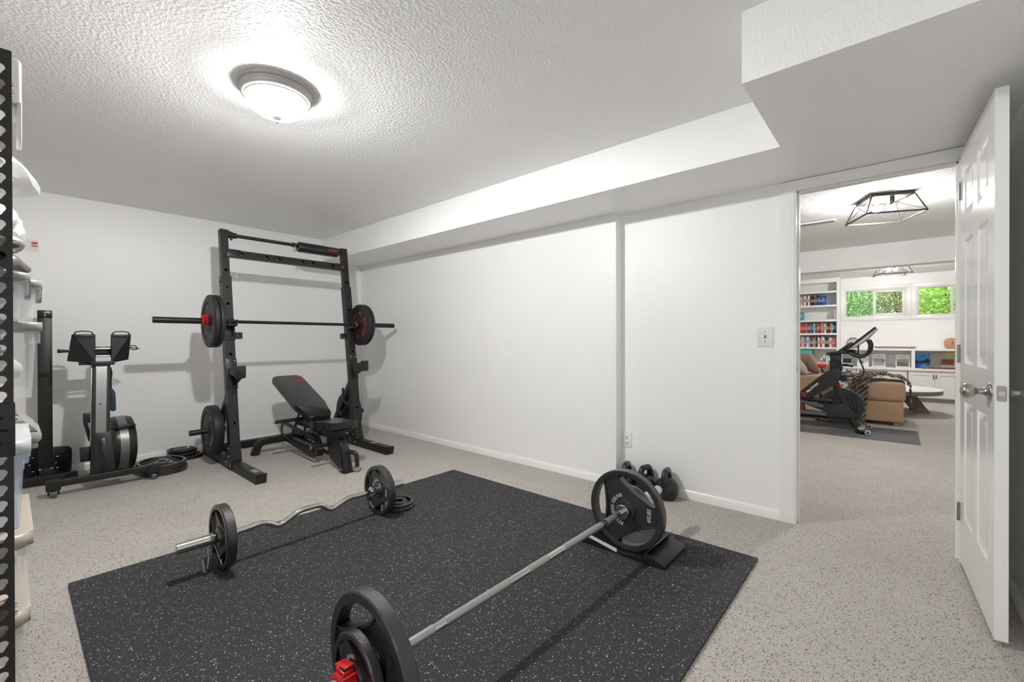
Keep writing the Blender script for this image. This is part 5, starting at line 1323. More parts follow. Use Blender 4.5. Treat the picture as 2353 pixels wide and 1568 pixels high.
def book(y, w, z, h, col, x=10.93, depth=.17):
    """spine faces the room (-X); page block sits inside the cover"""
    t = Thing('book', '', 'book', (x + depth / 2, y, z), 0, '')
    bm = BM(); bx(bm, (x, y - w / 2, z), (x + .003, y + w / 2, z + h), .001); bx(bm, (x, y - w / 2, z), (x + depth, y - w / 2 + .0022, z + h)); bx(bm, (x, y + w / 2 - .0022, z), (x + depth, y + w / 2, z + h)); t.part('cover', bm, bmat(col), smooth=0)
    bm = BM(); bx(bm, (x + .003, y - w / 2 + .0022, z + .003), (x + depth - .004, y + w / 2 - .0022, z + h - .003)); t.part('pages', bm, M['label'], smooth=0)
    if w > .012:
        bm = BM(); bx(bm, (x - .0006, y - w * .22, z + h * .35), (x + .0002, y + w * .22, z + h * rb_.uniform(.6, .8))); t.part('spine_title', bm, bmat(rb_.choice(('white', 'cream', 'gold', 'grey')) if col not in ('white', 'cream') else 'charcoal'), smooth=0)
    return t
def row(cols, z, y0, y1, where, grp, h0=.20, x=10.93):
    """cols from the bookcase's window side (y0) away; labels count spines from the window-side upright"""
    ws = [rb_.uniform(.75, 1.25) for _ in cols]; k = (y1 - y0) / sum(ws); y = y0
    for i, (c, w) in enumerate(zip(cols, ws)):
        ww = w * k; h = h0 * rb_.uniform(.88, 1.06)
        t = book(y + ww / 2, ww * .95, z, h, c, x + rb_.uniform(0, .012))
        t.o['label'] = '%s book on the %s, %s spine from the upright beside the window' % (c if c != 'paleblue' else 'pale blue', where, ORD[i]); t.o['group'] = grp
        y += ww
zt = FZ[3] + .018
row('royal royal blue royal navy blue blue black slate charcoal charcoal charcoal charcoal maroon white white black white white red white white grey cream tan tan brown brown'.split(), zt, 1.085, 1.62, 'upper book row', 'books on the upper row of the bookcase', .195)
row('teal teal charcoal white paleblue'.split(), FZ[2] + .018, 1.475, 1.62, 'nearly empty shelf', 'books on the nearly empty shelf', .185)
row('navy black black teal gold rose black green black white white rose pink pink blue plum rust rust plum white sky black sky blue crimson crimson pink red green red red rose white orange white slate navy black white'.split()[:37], FZ[1] + .018, .915, 1.62, 'middle book row', 'books on the middle row of the bookcase', .205)
row('orange slate rose pink white white rust navy navy charcoal cream white red red white white charcoal charcoal olive olive paleblue crimson blue royal gold cream white blue red paleblue grey white red gold white slate navy crimson navy slate'.split()[:38], FZ[0] + .018, .915, 1.62, 'lowest book row', 'books on the lowest row of the bookcase', .205)
t = Thing('bookend', 'white slotted bookend standing on the nearly empty shelf', 'bookend', (11.0, .93, FZ[2] + .018)); z = FZ[2] + .018
bm = BM(); bx(bm, (10.94, .914, z), (11.06, .950, z + .20), .003); bx(bm, (10.94, .95, z), (11.06, 1.10, z + .012), .002); t.part('stand', bm, 'white')
for k in range(5):
    bm = BM(); bx(bm, (10.9390, .927, z + .022 + .038 * k), (10.9404, .937, z + .032 + .038 * k)); t.part('hole', bm, 'charcoal_' if False else 'dgrey')
# things on the counter below the bookcase
for k, (y, w, h, c) in enumerate(((1.145, .03, .15, 'white'), (1.10, .034, .20, 'cream'), (1.055, .036, .19, 'paleblue'), (1.01, .034, .17, 'white'), (.965, .03, .16, 'grey'))):
    t = book(y, w, .5838, h, c, 10.78, .15); t.o['label'] = '%s book standing on the counter behind the bike frame, %s from the window' % (c if c != 'paleblue' else 'pale blue', ORD[k]); t.o['group'] = 'books standing on the counter'
single('box', (lambda b: (bx(b, (10.95, 1.32, .79), (11.1, 1.62, .90), .003), b)[1])(BM()), 'teal', 'teal card box behind the pillows under the lowest book row', 'box')
single('box', (lambda b: (bx(b, (10.95, 1.30, .5838), (11.12, 1.64, .788), .003), b)[1])(BM()), 'greige', 'plain pale box beneath the teal box behind the pillows', 'box')

# cover-out books in the ledge
def cover_book(y0, y1, z0, z1, x, base, label, art, lean=.10, title=None, tcol='charcoal', tsize=.03, tz=.8):
    t = Thing('display_book', label, 'book', (x, (y0 + y1) / 2, z0), 0, 'books shown face out on the ledge')
    w, h = y1 - y0, z1 - z0
    mm = Matrix.Translation((x, (y0 + y1) / 2, z0)) @ Matrix.Rotation(lean, 4, 'Y') @ Matrix(((0, 0, -1, 0), (-1, 0, 0, 0), (0, 1, 0, 0), (0, 0, 0, 1)))
    bm = BM(); bx(bm, (-w / 2, 0, -.018), (w / 2, h, 0), .001, mtx=mm); cv = t.part('cover', bm, bmat(base), smooth=0)
    for nm, c, poly in art:
        bm = BM(); prism(bm, [((u - .5) * w, v_ * h) for u, v_ in poly], .0002, .0008 + .0002 * len(nm) / 10, mm); t.part(nm, bm, bmat(c), cv, smooth=0)
    if title:
        bm = BM(); text(bm, title, tsize, mm @ Matrix.Translation((0, h * tz, .0022)), .0004); t.part('title', bm, bmat(tcol), cv, smooth=0)
    return t
rc = lambda a, b, c, d_: [(a, b), (c, b), (c, d_), (a, d_)]
cover_book(.66, .825, .5838, .775, 10.98, 'grey', 'grey face-out book with a dark photo strip, partly behind the bike bars', [('picture', 'charcoal', rc(.1, .3, .9, .75))])
cover_book(.41, .59, .5838, .78, 10.96, 'white', 'pale face-out book with a blue hand print, nearest the bike handlebar', [('print', 'slate', [(.15, .45), (.4, .55), (.6, .45), (.55, .3), (.3, .25)])], title='CALIFORNIA', tsize=.018)
cover_book(.165, .358, .5838, .825, 10.97, 'white', 'white face-out book with a misty lake and branch photograph', [('photo', 'grey', rc(.08, .08, .92, .66)), ('horizon', 'slate', rc(.08, .14, .92, .20)), ('branch', 'charcoal', [(.70, .5), (.92, .42), (.92, .46), (.78, .54)])], title='PATCHWORK', tsize=.02, tz=.82)
cover_book(-.182, .018, .5838, .82, 10.95, 'white', 'white face-out book with a rolling green field photograph', [('photo', 'grey', rc(.08, .08, .92, .66)), ('field', 'olive', [(.08, .08), (.92, .08), (.92, .42), (.5, .46), (.08, .40)]), ('furrow', 'green', [(.08, .30), (.92, .14), (.92, .18), (.08, .35)])], title='WILLOWS', tsize=.02, tz=.82)
cover_book(-.452, -.252, .5838, .845, 10.97, 'sky', 'blue face-out book with a dark mountain lake on the cover', [('mountain', 'navy', [(0, .35), (0, .55), (.25, .48), (.5, .5), (.8, .66), (1, .6), (1, .35)]), ('lake', 'royal', rc(0, 0, 1, .36)), ('stream', 'sky', [(.35, 0), (.6, .02), (.72, .3), (.62, .3), (.5, .18)])], title='LAKES', tsize=.026, tcol='navy', tz=.80)
cover_book(-.90, -.592, .5838, .885, 10.99, 'tan', 'large face-out book with a pink hotel picture and yellow title letters', [('sky_band', 'mint', rc(0, .58, 1, .68)), ('facade', 'rust', rc(.02, .22, .55, .58)), ('foreground', 'grey', rc(.02, .02, 1, .22)), ('window_row', 'charcoal', rc(.06, .42, .5, .47)), ('window_row', 'charcoal', rc(.06, .31, .5, .36)), ('statue', 'white', [(.56, .22), (.62, .5), (.8, .55), (.9, .22)])], title='WES', tsize=.085, tcol='yellow', tz=.84)
t = Thing('game_board', 'folded walnut game board lying in front of the face-out books', 'game board', (10.8, -.65, .584))
bm = BM(); bx(bm, (10.76, -.95, .5838), (10.86, -.335, .612), .006); t.part('box', bm, 'walnut')
bm = BM(); bx(bm, (10.765, -.93, .6122), (10.855, -.345, .618), .002); t.part('lid', bm, 'wood'); 
bm = BM(); bx(bm, (10.756, -.50, .606), (10.762, -.46, .616), .001); t.part('clasp', bm, 'bronze')
t = Thing('tray', 'long oval serving tray with blue patterned rim on the white ledge', 'tray', (10.93, .03, .936))
oval = [(.305 * math.cos(2 * PI * k / 48), .10 * math.sin(2 * PI * k / 48)) for k in range(48)]
bm = BM(); mm = Matrix(((0, 1, 0, 10.92), (1, 0, 0, .030), (0, 0, 1, 0), (0, 0, 0, 1)))
def oring(s, z): return [bm.verts.new(mm @ Vector((x * s, y * s, z))) for x, y in oval]
rg = [oring(.88, .9365), oring(.93, .942), oring(.97, .958), oring(.94, .958), oring(.86, .944)]
for a, b in zip(rg, rg[1:]):
    for i in range(48): bm.faces.new((a[i], a[(i + 1) % 48], b[(i + 1) % 48], b[i]))
bm.faces.new(rg[0][::-1]); bm.faces.new(rg[-1]); t.part('tray_body', bm, 'wood', smooth=50)
bm = BM(); rg = [oring(.972, .957), oring(1.0, .968), oring(.985, .972), oring(.94, .962)]
for a, b in zip(rg, rg[1:]):
    for i in range(48): bm.faces.new((a[i], a[(i + 1) % 48], b[(i + 1) % 48], b[i]))
t.part('patterned_rim', bm, bmat('slate'), smooth=50)
# ukulele on the wall above the ledge, neck towards the far side
t = Thing('ukulele', 'small natural wood ukulele lying against the wall under the window', 'ukulele', (11.15, -.75, .937))
bm = BM(); ol = []
for k in range(40):
    a = 2 * PI * k / 40; r_ = .098 + .012 * math.cos(2 * a) ; ol.append((-.735 + (.098 + .0 * r_) * math.cos(a) * (1.05 if math.cos(a) > 0 else 1.0), 1.036 + .098 * math.sin(a)))
body = smooth_poly([(-.637, 1.036), (-.65, 1.10), (-.71, 1.134), (-.78, 1.125), (-.83, 1.095), (-.88, 1.108), (-.93, 1.085), (-.945, 1.036), (-.93, .987), (-.88, .964), (-.83, .977), (-.78, .947), (-.71, .938), (-.65, .972)], .05, 4)
prism(bm, body, -.03, .03, map_YZ(11.155), .006); t.part('body', bm, 'wood', smooth=50)
bm = BM(); bx(bm, (11.105, -1.28, 1.018), (11.125, -.93, 1.054), .004); bx(bm, (11.10, -1.40, 1.008), (11.125, -1.28, 1.064), .004); t.part('neck', bm, 'walnut')
bm = BM(); prism(bm, circ(.024, 20), 0, .001, Matrix(((0, 0, -1, 11.1245), (-1, 0, 0, -.835), (0, 1, 0, 1.036), (0, 0, 0, 1)))); t.part('sound_hole', bm, 'darkhole')
bm = BM(); bx(bm, (11.116, -.752, 1.005), (11.1255, -.742, 1.067), .002); t.part('bridge', bm, 'walnut')
# tambourine
t = Thing('tambourine', 'tambourine with metal jingles leaning on the ledge behind the bike', 'tambourine', (11.1, .66, .937))
tm = Matrix.Translation((11.12, .655, 1.037)) @ Matrix.Rotation(R(100), 4, 'Y')
bm = BM(); lathe(bm, [(.100, -.018), (.104, -.018), (.104, .018), (.100, .018)], 40, tm, closed=True); t.part('hoop', bm, 'nickel', smooth=50)
bm = BM(); lathe(bm, [(0, .016), (.100, .016), (.100, .018), (0, .018)], 40, tm); t.part('skin', bm, 'greige')
for k in range(10):
    a = 2 * PI * k / 10 + .2; bm = BM(); cyl(bm, tm @ Vector((.102 * math.cos(a), .102 * math.sin(a), -.010)), tm @ Vector((.102 * math.cos(a), .102 * math.sin(a), .010)), .011, seg=12); t.part('jingle', bm, 'bronze')

# ------------------------------------------------------------------ den: ceiling lights and vent
def cage_light(cx, cy, rz, label):
    t = Thing('cage_light', label, 'lamp', (cx, cy, 2.14), rz, 'black cage ceiling lights in the den')
    Q = Matrix.Translation((cx, cy, 0)) @ Matrix.Rotation(rz, 4, 'Z')
    a, b, z0, z1 = .150, .205, 2.318, 2.165
    bm = BM(); bx(bm, (-a, -a, 2.316), (a, a, ZC - .0005), .002, mtx=Q); t.part('canopy_plate', bm, 'bronze')
    for i, (sx, sy) in enumerate(((1, 1), (-1, 1), (-1, -1), (1, -1))):
        nx_, ny = ((-1, 1), (-1, -1), (1, -1), (1, 1))[i]
        bm = BM(); rtube(bm, Q @ Vector((sx * b, sy * b, z1)), Q @ Vector((nx_ * b, ny * b, z1)), .011, .011, .001); t.part('lower_bar', bm, 'bronze')
        bm = BM(); rtube(bm, Q @ Vector((sx * a, sy * a, z0)), Q @ Vector((sx * b, sy * b, z1)), .011, .011, .001); t.part('corner_bar', bm, 'bronze')
        bm = BM(); tube(bm, [Q @ Vector((sx * a, sy * a, z0)), Q @ Vector((nx_ * b, ny * b, z1))], .0022, 6); tube(bm, [Q @ Vector((nx_ * a, ny * a, z0)), Q @ Vector((sx * b, sy * b, z1))], .0022, 6); t.part('cross_wire', bm, 'bronze')
    for s in (-1, 1):
        bm = BM(); tube(bm, [Q @ Vector((s * .11, s * .01, 2.318)), Q @ Vector((s * .11, s * .01, 2.27)), Q @ Vector((s * .055, s * .01, 2.262))], .017, 12, fr=.015); sk = t.part('lamp_holder', bm, 'bronze')
        bm = BM(); ball(bm, (s * .025, s * .04, 2.252), .030, (1.25, 1, 1), 16, 10, mtx=Q); t.part('bulb', bm, 'bulb', sk, smooth=80)
cage_light(4.985, .085, R(24), 'black metal cage ceiling light seen whole through the doorway')
cage_light(9.50, .06, R(12), 'black metal cage ceiling light beyond the ceiling beam')
t = Thing('ceiling_vent', 'white slotted air vent on the den ceiling', 'vent', (5.6, .68, 2.33))
bm = BM(); bx(bm, (5.55, .47, 2.336), (5.66, .93, 2.3438), .002); t.part('frame', bm, 'white')
bm = BM()
for k in range(26): bx(bm, (5.565, .488 + .0165 * k, 2.333), (5.645, .496 + .0165 * k, 2.3365))
t.part('louvre_slots', bm, 'dgrey')

# ------------------------------------------------------------------ den: sofa, table, throw
sf = Thing('sofa', 'tan leather sofa with long chaise end in the den', 'sofa', (8.1, .8, 0))
def cush(lo, hi, bev): b = BM(); bx(b, lo, hi, bev, 4); return b
sf.part('chaise_base', cush((7.42, -.065, .045), (8.40, .80, .315), .03), 'tan', smooth=60)
ch = cush((7.40, -.085, .315), (8.39, .80, .55), .05)
for v_ in ch.verts:
    if v_.co.z > .45: v_.co.z += .035 * math.sin(PI * max(0, min(1, (v_.co.y + .085) / .885))) * math.sin(PI * max(0, min(1, (v_.co.x - 7.4) / .99)))
sf.part('chaise_cushion', ch, 'tan', smooth=60)
sf.part('arm_base', cush((7.42, .805, .045), (8.40, 2.3, .60), .04), 'tan', smooth=60)
sf.part('back_rest', cush((8.41, .62, .05), (8.66, 2.3, .73), .05), 'tan', smooth=60)
for x, y in ((7.47, 0.0), (7.47, 2.2), (8.32, 0.0), (8.56, 2.2)):
    b = BM(); bx(b, (x - .03, y - .03, 0), (x + .03, y + .03, .046), .004); sf.part('leg', b, 'greywood')
b = BM(); tube(b, [(7.415, -.08, .468), (7.415, .80, .482)], .004, 6); sf.part('piping', b, 'tan')
def pillow(c, rad, rx, ry, rz, m, label):
    b = BM(); q = bmesh.ops.create_uvsphere(b, u_segments=32, v_segments=16, radius=1)['verts']
    for v_ in q:
        x, y, z = v_.co; k = (abs(x) ** 4 + abs(y) ** 4) ** .25 / max(1e-6, math.hypot(x, y)) if math.hypot(x, y) > 1e-6 else 1
        sq = 1 / max(k, .6); v_.co = Vector((x * rad[0] * min(sq, 1.22), y * rad[1] * min(sq, 1.22), z * rad[2] * (1 - .55 * max(abs(x), abs(y)) ** 3)))
    mm = Matrix.Translation(c) @ Matrix.Rotation(R(rz), 4, 'Z') @ Matrix.Rotation(R(ry), 4, 'Y') @ Matrix.Rotation(R(rx), 4, 'X')
    bmesh.ops.transform(b, matrix=mm, verts=b.verts); return single('throw_pillow', b, m, label, 'pillow', 'pillows on the den sofa', 80)
pillow((7.88, .975, .755), (.16, .17, .075), 62, 0, 30, 'tanpil', 'tan pillow propped upright nearest the bike on the sofa')
pillow((7.62, 1.11, .745), (.16, .20, .08), 48, 0, 12, 'greige', 'pale greige pillow slumped in front of the tan pillow')
pillow((8.02, 1.21, .79), (.17, .17, .08), 66, 0, 8, 'greige', 'greige pillow behind the tan pillow under the bookshelves')
tbx = Thing('coffee_table', 'low round white-topped coffee table beside the chaise', 'table', (9.0, -.05, 0))
b = BM(); lathe(b, [(0, .292), (.53, .292), (.545, .300), (.545, .352), (0, .352)], 64, Matrix.Translation((9.02, .03, 0))); tbx.part('table_rim', b, 'greywood')
b = BM(); lathe(b, [(0, .3522), (.545, .3522), (.547, .358), (.540, .364), (0, .364)], 64, Matrix.Translation((9.02, .03, 0))); tbx.part('table_top', b, 'whitetop')
for s in (-1, 1):
    b = BM(); mm = Matrix.Translation((9.02, .03, 0)); y0, y1 = s * .18, s * .36
    prism(b, [(y1 - s * .13, 0), (y1 + s * .05, 0), (y0 + s * .05, .293), (y0 - s * .17, .293)], -.05, .05, mm @ map_YZ(0), .004); tbx.part('leg', b, 'greywood')
# chunky knit throw over the chaise
th = Thing('knit_throw', 'chunky taupe knitted throw draped across the chaise', 'throw blanket', (7.9, .2, .3))
def cloth(path_uv, nu, nv, off=.012):
    b = BM(); g = []
    for i in range(nu + 1):
        col = []
        for j in range(nv + 1):
            p, n = path_uv(i / nu, j / nv); wv = math.sin(i * PI * .9) * .5 + math.cos(j * PI * 1.0 + i * .6)
            col.append(b.verts.new(p + n * (off + .010 * wv)))
        g.append(col)
    for i in range(nu):
        for j in range(nv): b.faces.new((g[i][j], g[i + 1][j], g[i + 1][j + 1], g[i][j + 1]))
    ex = bmesh.ops.extrude_face_region(b, geom=list(b.faces)); 
    for v_ in [q for q in ex['geom'] if isinstance(q, bmesh.types.BMVert)]: v_.co -= Vector((0, 0, .012))
    return b
def poly_at(pts, t):
    L = [0]
    for a, c in zip(pts, pts[1:]): L.append(L[-1] + (c - a).length)
    d_ = t * L[-1]
    for i in range(len(pts) - 1):
        if d_ <= L[i + 1] + 1e-9:
            k = (d_ - L[i]) / max(1e-9, L[i + 1] - L[i]); return pts[i].lerp(pts[i + 1], k), (pts[i + 1] - pts[i]).normalized()
    return pts[-1], (pts[-1] - pts[-2]).normalized()
def strip(c0, c1):
    A = fillet([Vector(p) for p in c0], .08, 5); B_ = fillet([Vector(p) for p in c1], .08, 5)
    def f(u, v_):
        a, ta = poly_at(A, u); b_, tb_ = poly_at(B_, u); p = a.lerp(b_, v_); n = (b_ - a).cross(ta); n = n.normalized() if n.length > 1e-6 else Vector((0, 0, 1))
        if n.z < -.1 or (abs(n.z) <= .1 and n.x > 0): n = -n
        return p, n
    return f
b = cloth(strip([(7.36, .50, .03), (7.36, .47, .30), (7.37, .45, .575), (7.62, .42, .625), (8.4, .38, .63)], [(7.355, .30, .06), (7.355, .29, .33), (7.36, .27, .60), (7.60, .16, .655), (8.4, .10, .63)]), 60, 16); th.part('front_fall', b, 'knit', smooth=80)
b = cloth(strip([(8.3, .42, .63), (8.2, .20, .625), (8.1, -.06, .60), (8.08, -.125, .52), (8.08, -.125, .12)], [(7.75, .34, .645), (7.72, .15, .64), (7.62, -.06, .60), (7.60, -.125, .52), (7.62, -.125, .17)]), 44, 20); th.part('side_fall', b, 'knit', smooth=80)
b = cloth(strip([(7.365, .86, .010), (7.36, .60, .012), (7.36, .30, .012)], [(7.22, .82, .012), (7.20, .60, .012), (7.22, .32, .012)]), 30, 8, .02); th.part('floor_fold', b, 'knit', smooth=80)
t = Thing('folded_cloth', 'crumpled white cloth lying on the chaise behind the bike', 'cloth', (7.72, .50, .60))
t.part('cloth', crumple((7.72, .52, .63), (.13, .11, .06), 21, .18), 'cloth', smooth=40)

# ------------------------------------------------------------------ exercise mat and bike
b = BM(); bx(b, (6.29, -.19, .0005), (7.17, 1.75, .007), .002); single('exercise_mat', b, 'yoga', 'long grey rubber exercise mat under the stationary bike', 'mat')
bk = Thing('exercise_bike', 'black stationary exercise bike with red knob on the grey mat', 'exercise bike', (6.75, .75, .007))
BXX = 6.75
def yz(b, poly, x0, x1, bev=.008): prism(b, poly, x0, x1, Matrix(((0, 0, 1, 0), (1, 0, 0, 0), (0, 1, 0, 0), (0, 0, 0, 1))), bev, 3)
b = BM(); yz(b, smooth_poly([(1.02, .36), (.665, .712), (.615, .745), (.535, .748), (.505, .700), (.525, .640), (.585, .560), (.405, .075), (.345, .06), (.318, .085), (.335, .13), (.545, .60), (.62, .515), (.86, .345), (.99, .30)], .03), BXX - .045, BXX + .045, .016)
b.free()
b = BM(); yz(b, smooth_poly([(1.03, .350), (.70, .680), (.610, .750), (.515, .752), (.505, .690), (.560, .560), (.650, .500), (.830, .358), (.98, .300)], .045), BXX - .048, BXX + .048, .02); fr_ = bk.part('main_frame', b, 'bikeblk', smooth=60)
b = BM(); sweep(b, fillet([(BXX, .585, .62), (BXX, .545, .50), (BXX, .365, .055)], .1, 6), rrect(.085, .075, .025, 4), up=(1, 0, 0)); bk.part('front_fork', b, 'bikeblk', smooth=60)
b = BM(); rtube(b, (BXX, .91, .345), (BXX, .60, .345), .055, .06, .02, up=(1, 0, 0)); bk.part('lower_strut', b, 'bikeblk', smooth=60)
b = BM(); text(b, 'PELOTON', .034, Matrix(((0, 0, -1, BXX - .0485), (-.69, .724, 0, .806), (.724, .69, 0, .498), (0, 0, 0, 1))), .0006, bold=.001, sx=1.1); bk.part('lettering', b, bmat('white'), fr_, smooth=0, label='white lettering on the frame')
b = BM(); mm = Matrix(((0, 0, -1, BXX - .0485), (-.69, .724, 0, .898), (.724, .69, 0, .410), (0, 0, 0, 1)))
lathe(b, [(.016, 0), (.026, 0), (.026, .001), (.016, .001)], 20, mm, closed=True, ); bx(b, (-.005, -.045, 0), (.005, -.018, .001), mtx=mm); bx(b, (-.005, .018, 0), (.005, .045, .001), mtx=mm); cyl(b, mm @ Vector((0, 0, 0)), mm @ Vector((0, 0, .001)), .008, seg=12); bk.part('emblem', b, 'red', fr_, smooth=0, label='red emblem')
WM = Matrix(((0, 0, 1, 0), (1, 0, 0, .505), (0, 1, 0, .297), (0, 0, 0, 1)))
b = BM(); lathe(b, [(0, BXX + .02), (.06, BXX + .02), (.07, BXX + .012), (.125, BXX + .010), (.13, BXX + .018), (.205, BXX + .022), (.212, BXX + .016), (.212, BXX - .016), (.205, BXX - .022), (.152, BXX - .020), (.149, BXX - .012), (.144, BXX - .012), (.141, BXX - .020), (.118, BXX - .020), (.114, BXX - .012), (.108, BXX - .012), (.104, BXX - .020), (0, BXX - .020)], 72, WM); bk.part('flywheel', b, 'bikeblk', smooth=30)
b = BM(); lathe(b, [(.2122, BXX - .017), (.2135, BXX - .017), (.2135, BXX - .010), (.2122, BXX - .010)], 72, WM, closed=True); bk.part('flywheel_rim', b, 'silverpl')
b = BM(); yz(b, smooth_poly([(1.10, .33), (.98, .335), (.66, .375 - .08), (.47, .335), (.445, .300), (.345, .195), (.365, .165), (.60, .165), (1.00, .158), (1.12, .18)], .03), BXX - .075, BXX - .050, .006); cg = bk.part('chain_guard', b, 'bikeblk', smooth=40)
b = BM(); yz(b, smooth_poly([(.99, .335), (.945, .345), (.68, .295), (.70, .262), (.90, .30)], .012), BXX - .079, BXX - .073, .002); bk.part('guard_arm', b, 'bikegrey', cg)
b = BM(); yz(b, smooth_poly([(.99, .165), (.66, .162), (.66, .205), (.96, .210)], .010), BXX - .079, BXX - .073, .002); bk.part('guard_arm', b, 'bikegrey', cg)
b = BM(); yz(b, smooth_poly([(.875, .225), (.88, .29), (.70, .222), (.70, .212)], .006), BXX - .0775, BXX - .0745, .0005); bk.part('guard_window', b, 'tan', cg)
b = BM(); CM = Matrix(((0, 0, -1, BXX - .078), (-1, 0, 0, .985), (0, 1, 0, .245), (0, 0, 0, 1))); lathe(b, [(.070, 0), (.082, 0), (.082, .006), (.070, .006)], 40, CM, closed=True); bk.part('chainring', b, 'red', cg, label='red ring of the crank')
b = BM(); lathe(b, [(0, 0), (.030, 0), (.030, .012), (0, .012)], 24, CM); bx(b, (-.014, -.16, .012), (.014, .012, .030), .005, mtx=CM @ Matrix.Rotation(R(-40), 4, 'Z')); cr_ = bk.part('crank_arm', b, 'bikeblk', cg)
b = BM(); bx(b, (.08, -.155, .03), (.18, -.10, .055), .008, mtx=CM @ Matrix.Rotation(R(-40), 4, 'Z') @ Matrix.Translation((-.13, 0, 0))); bk.part('pedal', b, 'bikeblk')
b = BM(); yz(b, smooth_poly([(.635, .735), (.500, .735), (.520, .830), (.512, .930), (.632, .925), (.622, .830)], .012), BXX - .035, BXX + .035, .008); cyl(b, (BXX, .575, .79), (BXX, .575, .84), .062, seg=24); bk.part('stem', b, 'bikeblk', smooth=40)
b = BM(); tube(b, [(BXX, .51, .80), (BXX, .455, .795), (BXX, .40, .785)], .012, 8); ball(b, (BXX, .47, .797), .024, (1, 1.4, .7)); bk.part('height_lever', b, 'bikeblk')
b = BM()
for sx in (-.19, .19):
    tube(b, [(BXX + sx * .2, .648, .938), (BXX + sx * .8, .60, .942), (BXX + sx, .50, .955), (BXX + sx, .44, .965), (BXX + sx, .345, .905), (BXX + sx, .275, .920), (BXX + sx, .235, .985), (BXX + sx, .232, 1.06), (BXX + sx, .255, 1.105)], .019, 12, fr=.05)
tube(b, [(BXX - .04, .648, .938), (BXX + .04, .648, .938)], .019, 12); bk.part('handlebar', b, 'bikeblk', smooth=60)
b = BM()
for sx in (-.07, .07): tube(b, [(BXX + sx, .535, .955), (BXX + sx, .43, 1.045), (BXX + sx * .9, .405, 1.065)], .021, 12, fr=.03)
bk.part('arm_rest', b, 'bikeblk', smooth=60)
sd = Vector((0, -.27, .26)).normalized(); sn = Vector((0, -.26, -.27)).normalized()
SM = Matrix(((1, 0, 0, BXX), (0, sd.y, sn.y, .444), (0, sd.z, sn.z, .996), (0, 0, 0, 1)))
b = BM(); bx(b, (-.27, 0, -.012), (.27, .365, .010), .006, mtx=SM); scn = bk.part('screen', b, 'screenbk')
b = BM(); prism(b, [(0, .010), (.365, .010), (.355, .020), (.20, .044), (.03, .030)], -.255, .255, SM @ Matrix(((0, 0, 1, 0), (1, 0, 0, 0), (0, 1, 0, 0), (0, 0, 0, 1))), .004); bk.part('screen_back', b, 'silverpl', scn)
b = BM(); tube(b, [(BXX - .02, .47, .945), (BXX - .02, .43, .985)], .02, 10); bx(b, (BXX - .12, .375, .955), (BXX + .12, .455, .985), .008); bk.part('screen_mount', b, 'bikeblk')
b = BM(); tube(b, [(BXX - .08, .345, 1.04), (BXX - .08, .350, .93), (BXX - .08, .320, .83), (BXX - .07, .292, .745), (BXX - .06, .305, .685), (BXX - .05, .345, .658), (BXX - .04, .40, .69), (BXX - .03, .465, .748)], .0075, 8, fr=.06); bk.part('cable', b, 'vinyl', smooth=80)
b = BM(); yz(b, smooth_poly([(.56, .675), (.47, .722), (.405, .742), (.425, .722), (.54, .648)], .01), BXX - .04, BXX + .04, .006); bk.part('bottle_tray', b, 'bikegrey')
b = BM(); yz(b, smooth_poly([(.545, .65), (.47, .68), (.455, .60), (.52, .595)], .01), BXX + .0, BXX + .05, .006); bk.part('bottle_holder', b, 'bikeblk')
b = BM(); yz(b, smooth_poly([(.585, .625), (.56, .53), (.50, .505), (.445, .545), (.46, .575), (.53, .585), (.555, .63)], .02), BXX - .03, BXX + .03, .012); bg_ = bk.part('brake_shroud', b, 'paleshroud', smooth=60)
b = BM(); yz(b, smooth_poly([(.555, .560), (.50, .565), (.485, .545), (.51, .525), (.53, .520)], .008), BXX - .0315, BXX - .0300, .0004); bk.part('red_mark', b, 'redpaint', bg_)
b = BM(); cyl(b, (BXX, .708, .70), (BXX, .715, .768), .009, seg=12); cyl(b, (BXX, .70, .69), (BXX, .708, .725), .022, .012, seg=16); kp = bk.part('knob_stem', b, 'bikeblk')
b = BM(); bx(b, (BXX - .026, .672, .757), (BXX + .026, .758, .805), .014, 3); bk.part('resistance_knob', b, 'red', kp, smooth=60, label='red resistance knob')
b = BM(); prism(b, smooth_poly([(6.50, .33), (6.56, .265), (6.90, .265), (7.02, .31), (7.02, .36), (6.90, .375), (6.60, .375)], .04), .012, .055, None, .012); bk.part('front_foot', b, 'bikeblk', smooth=50)
b = BM(); prism(b, smooth_poly([(6.53, .33), (6.58, .285), (6.88, .285), (6.98, .32), (6.88, .355), (6.62, .355)], .03), .055, .060, None, .002); bk.part('foot_trim', b, 'silverpl')
for x in (6.515, 6.995):
    b = BM(); cyl(b, (x - .02, .252, .036), (x + .02, .252, .036), .029, seg=28, ch=.004); wl = bk.part('transport_wheel', b, 'paleshroud')
    b = BM(); cyl(b, (x - .022, .252, .036), (x + .022, .252, .036), .012, seg=14); bk.part('wheel_hub', b, 'vinyl', wl)
    b = BM(); tube(b, [(x + (.05 if x < 6.7 else -.05), .33, .045), (x, .30, .04), (x, .252, .036)], .014, 8); bk.part('wheel_arm', b, 'bikeblk')
b = BM(); prism(b, smooth_poly([(6.45, 1.40), (7.05, 1.40), (7.05, 1.46), (6.45, 1.46)], .02), .012, .06, None, .012); bk.part('rear_foot', b, 'bikeblk')
b = BM(); sweep(b, [(BXX, 1.0, .32), (BXX, 1.22, .20), (BXX, 1.42, .055)], rrect(.08, .07, .02), up=(1, 0, 0)); sweep(b, [(BXX, 1.02, .30), (BXX, 1.10, .62), (BXX, 1.16, .90)], rrect(.05, .05, .01), up=(1, 0, 0)); bk.part('rear_frame', b, 'bikeblk')
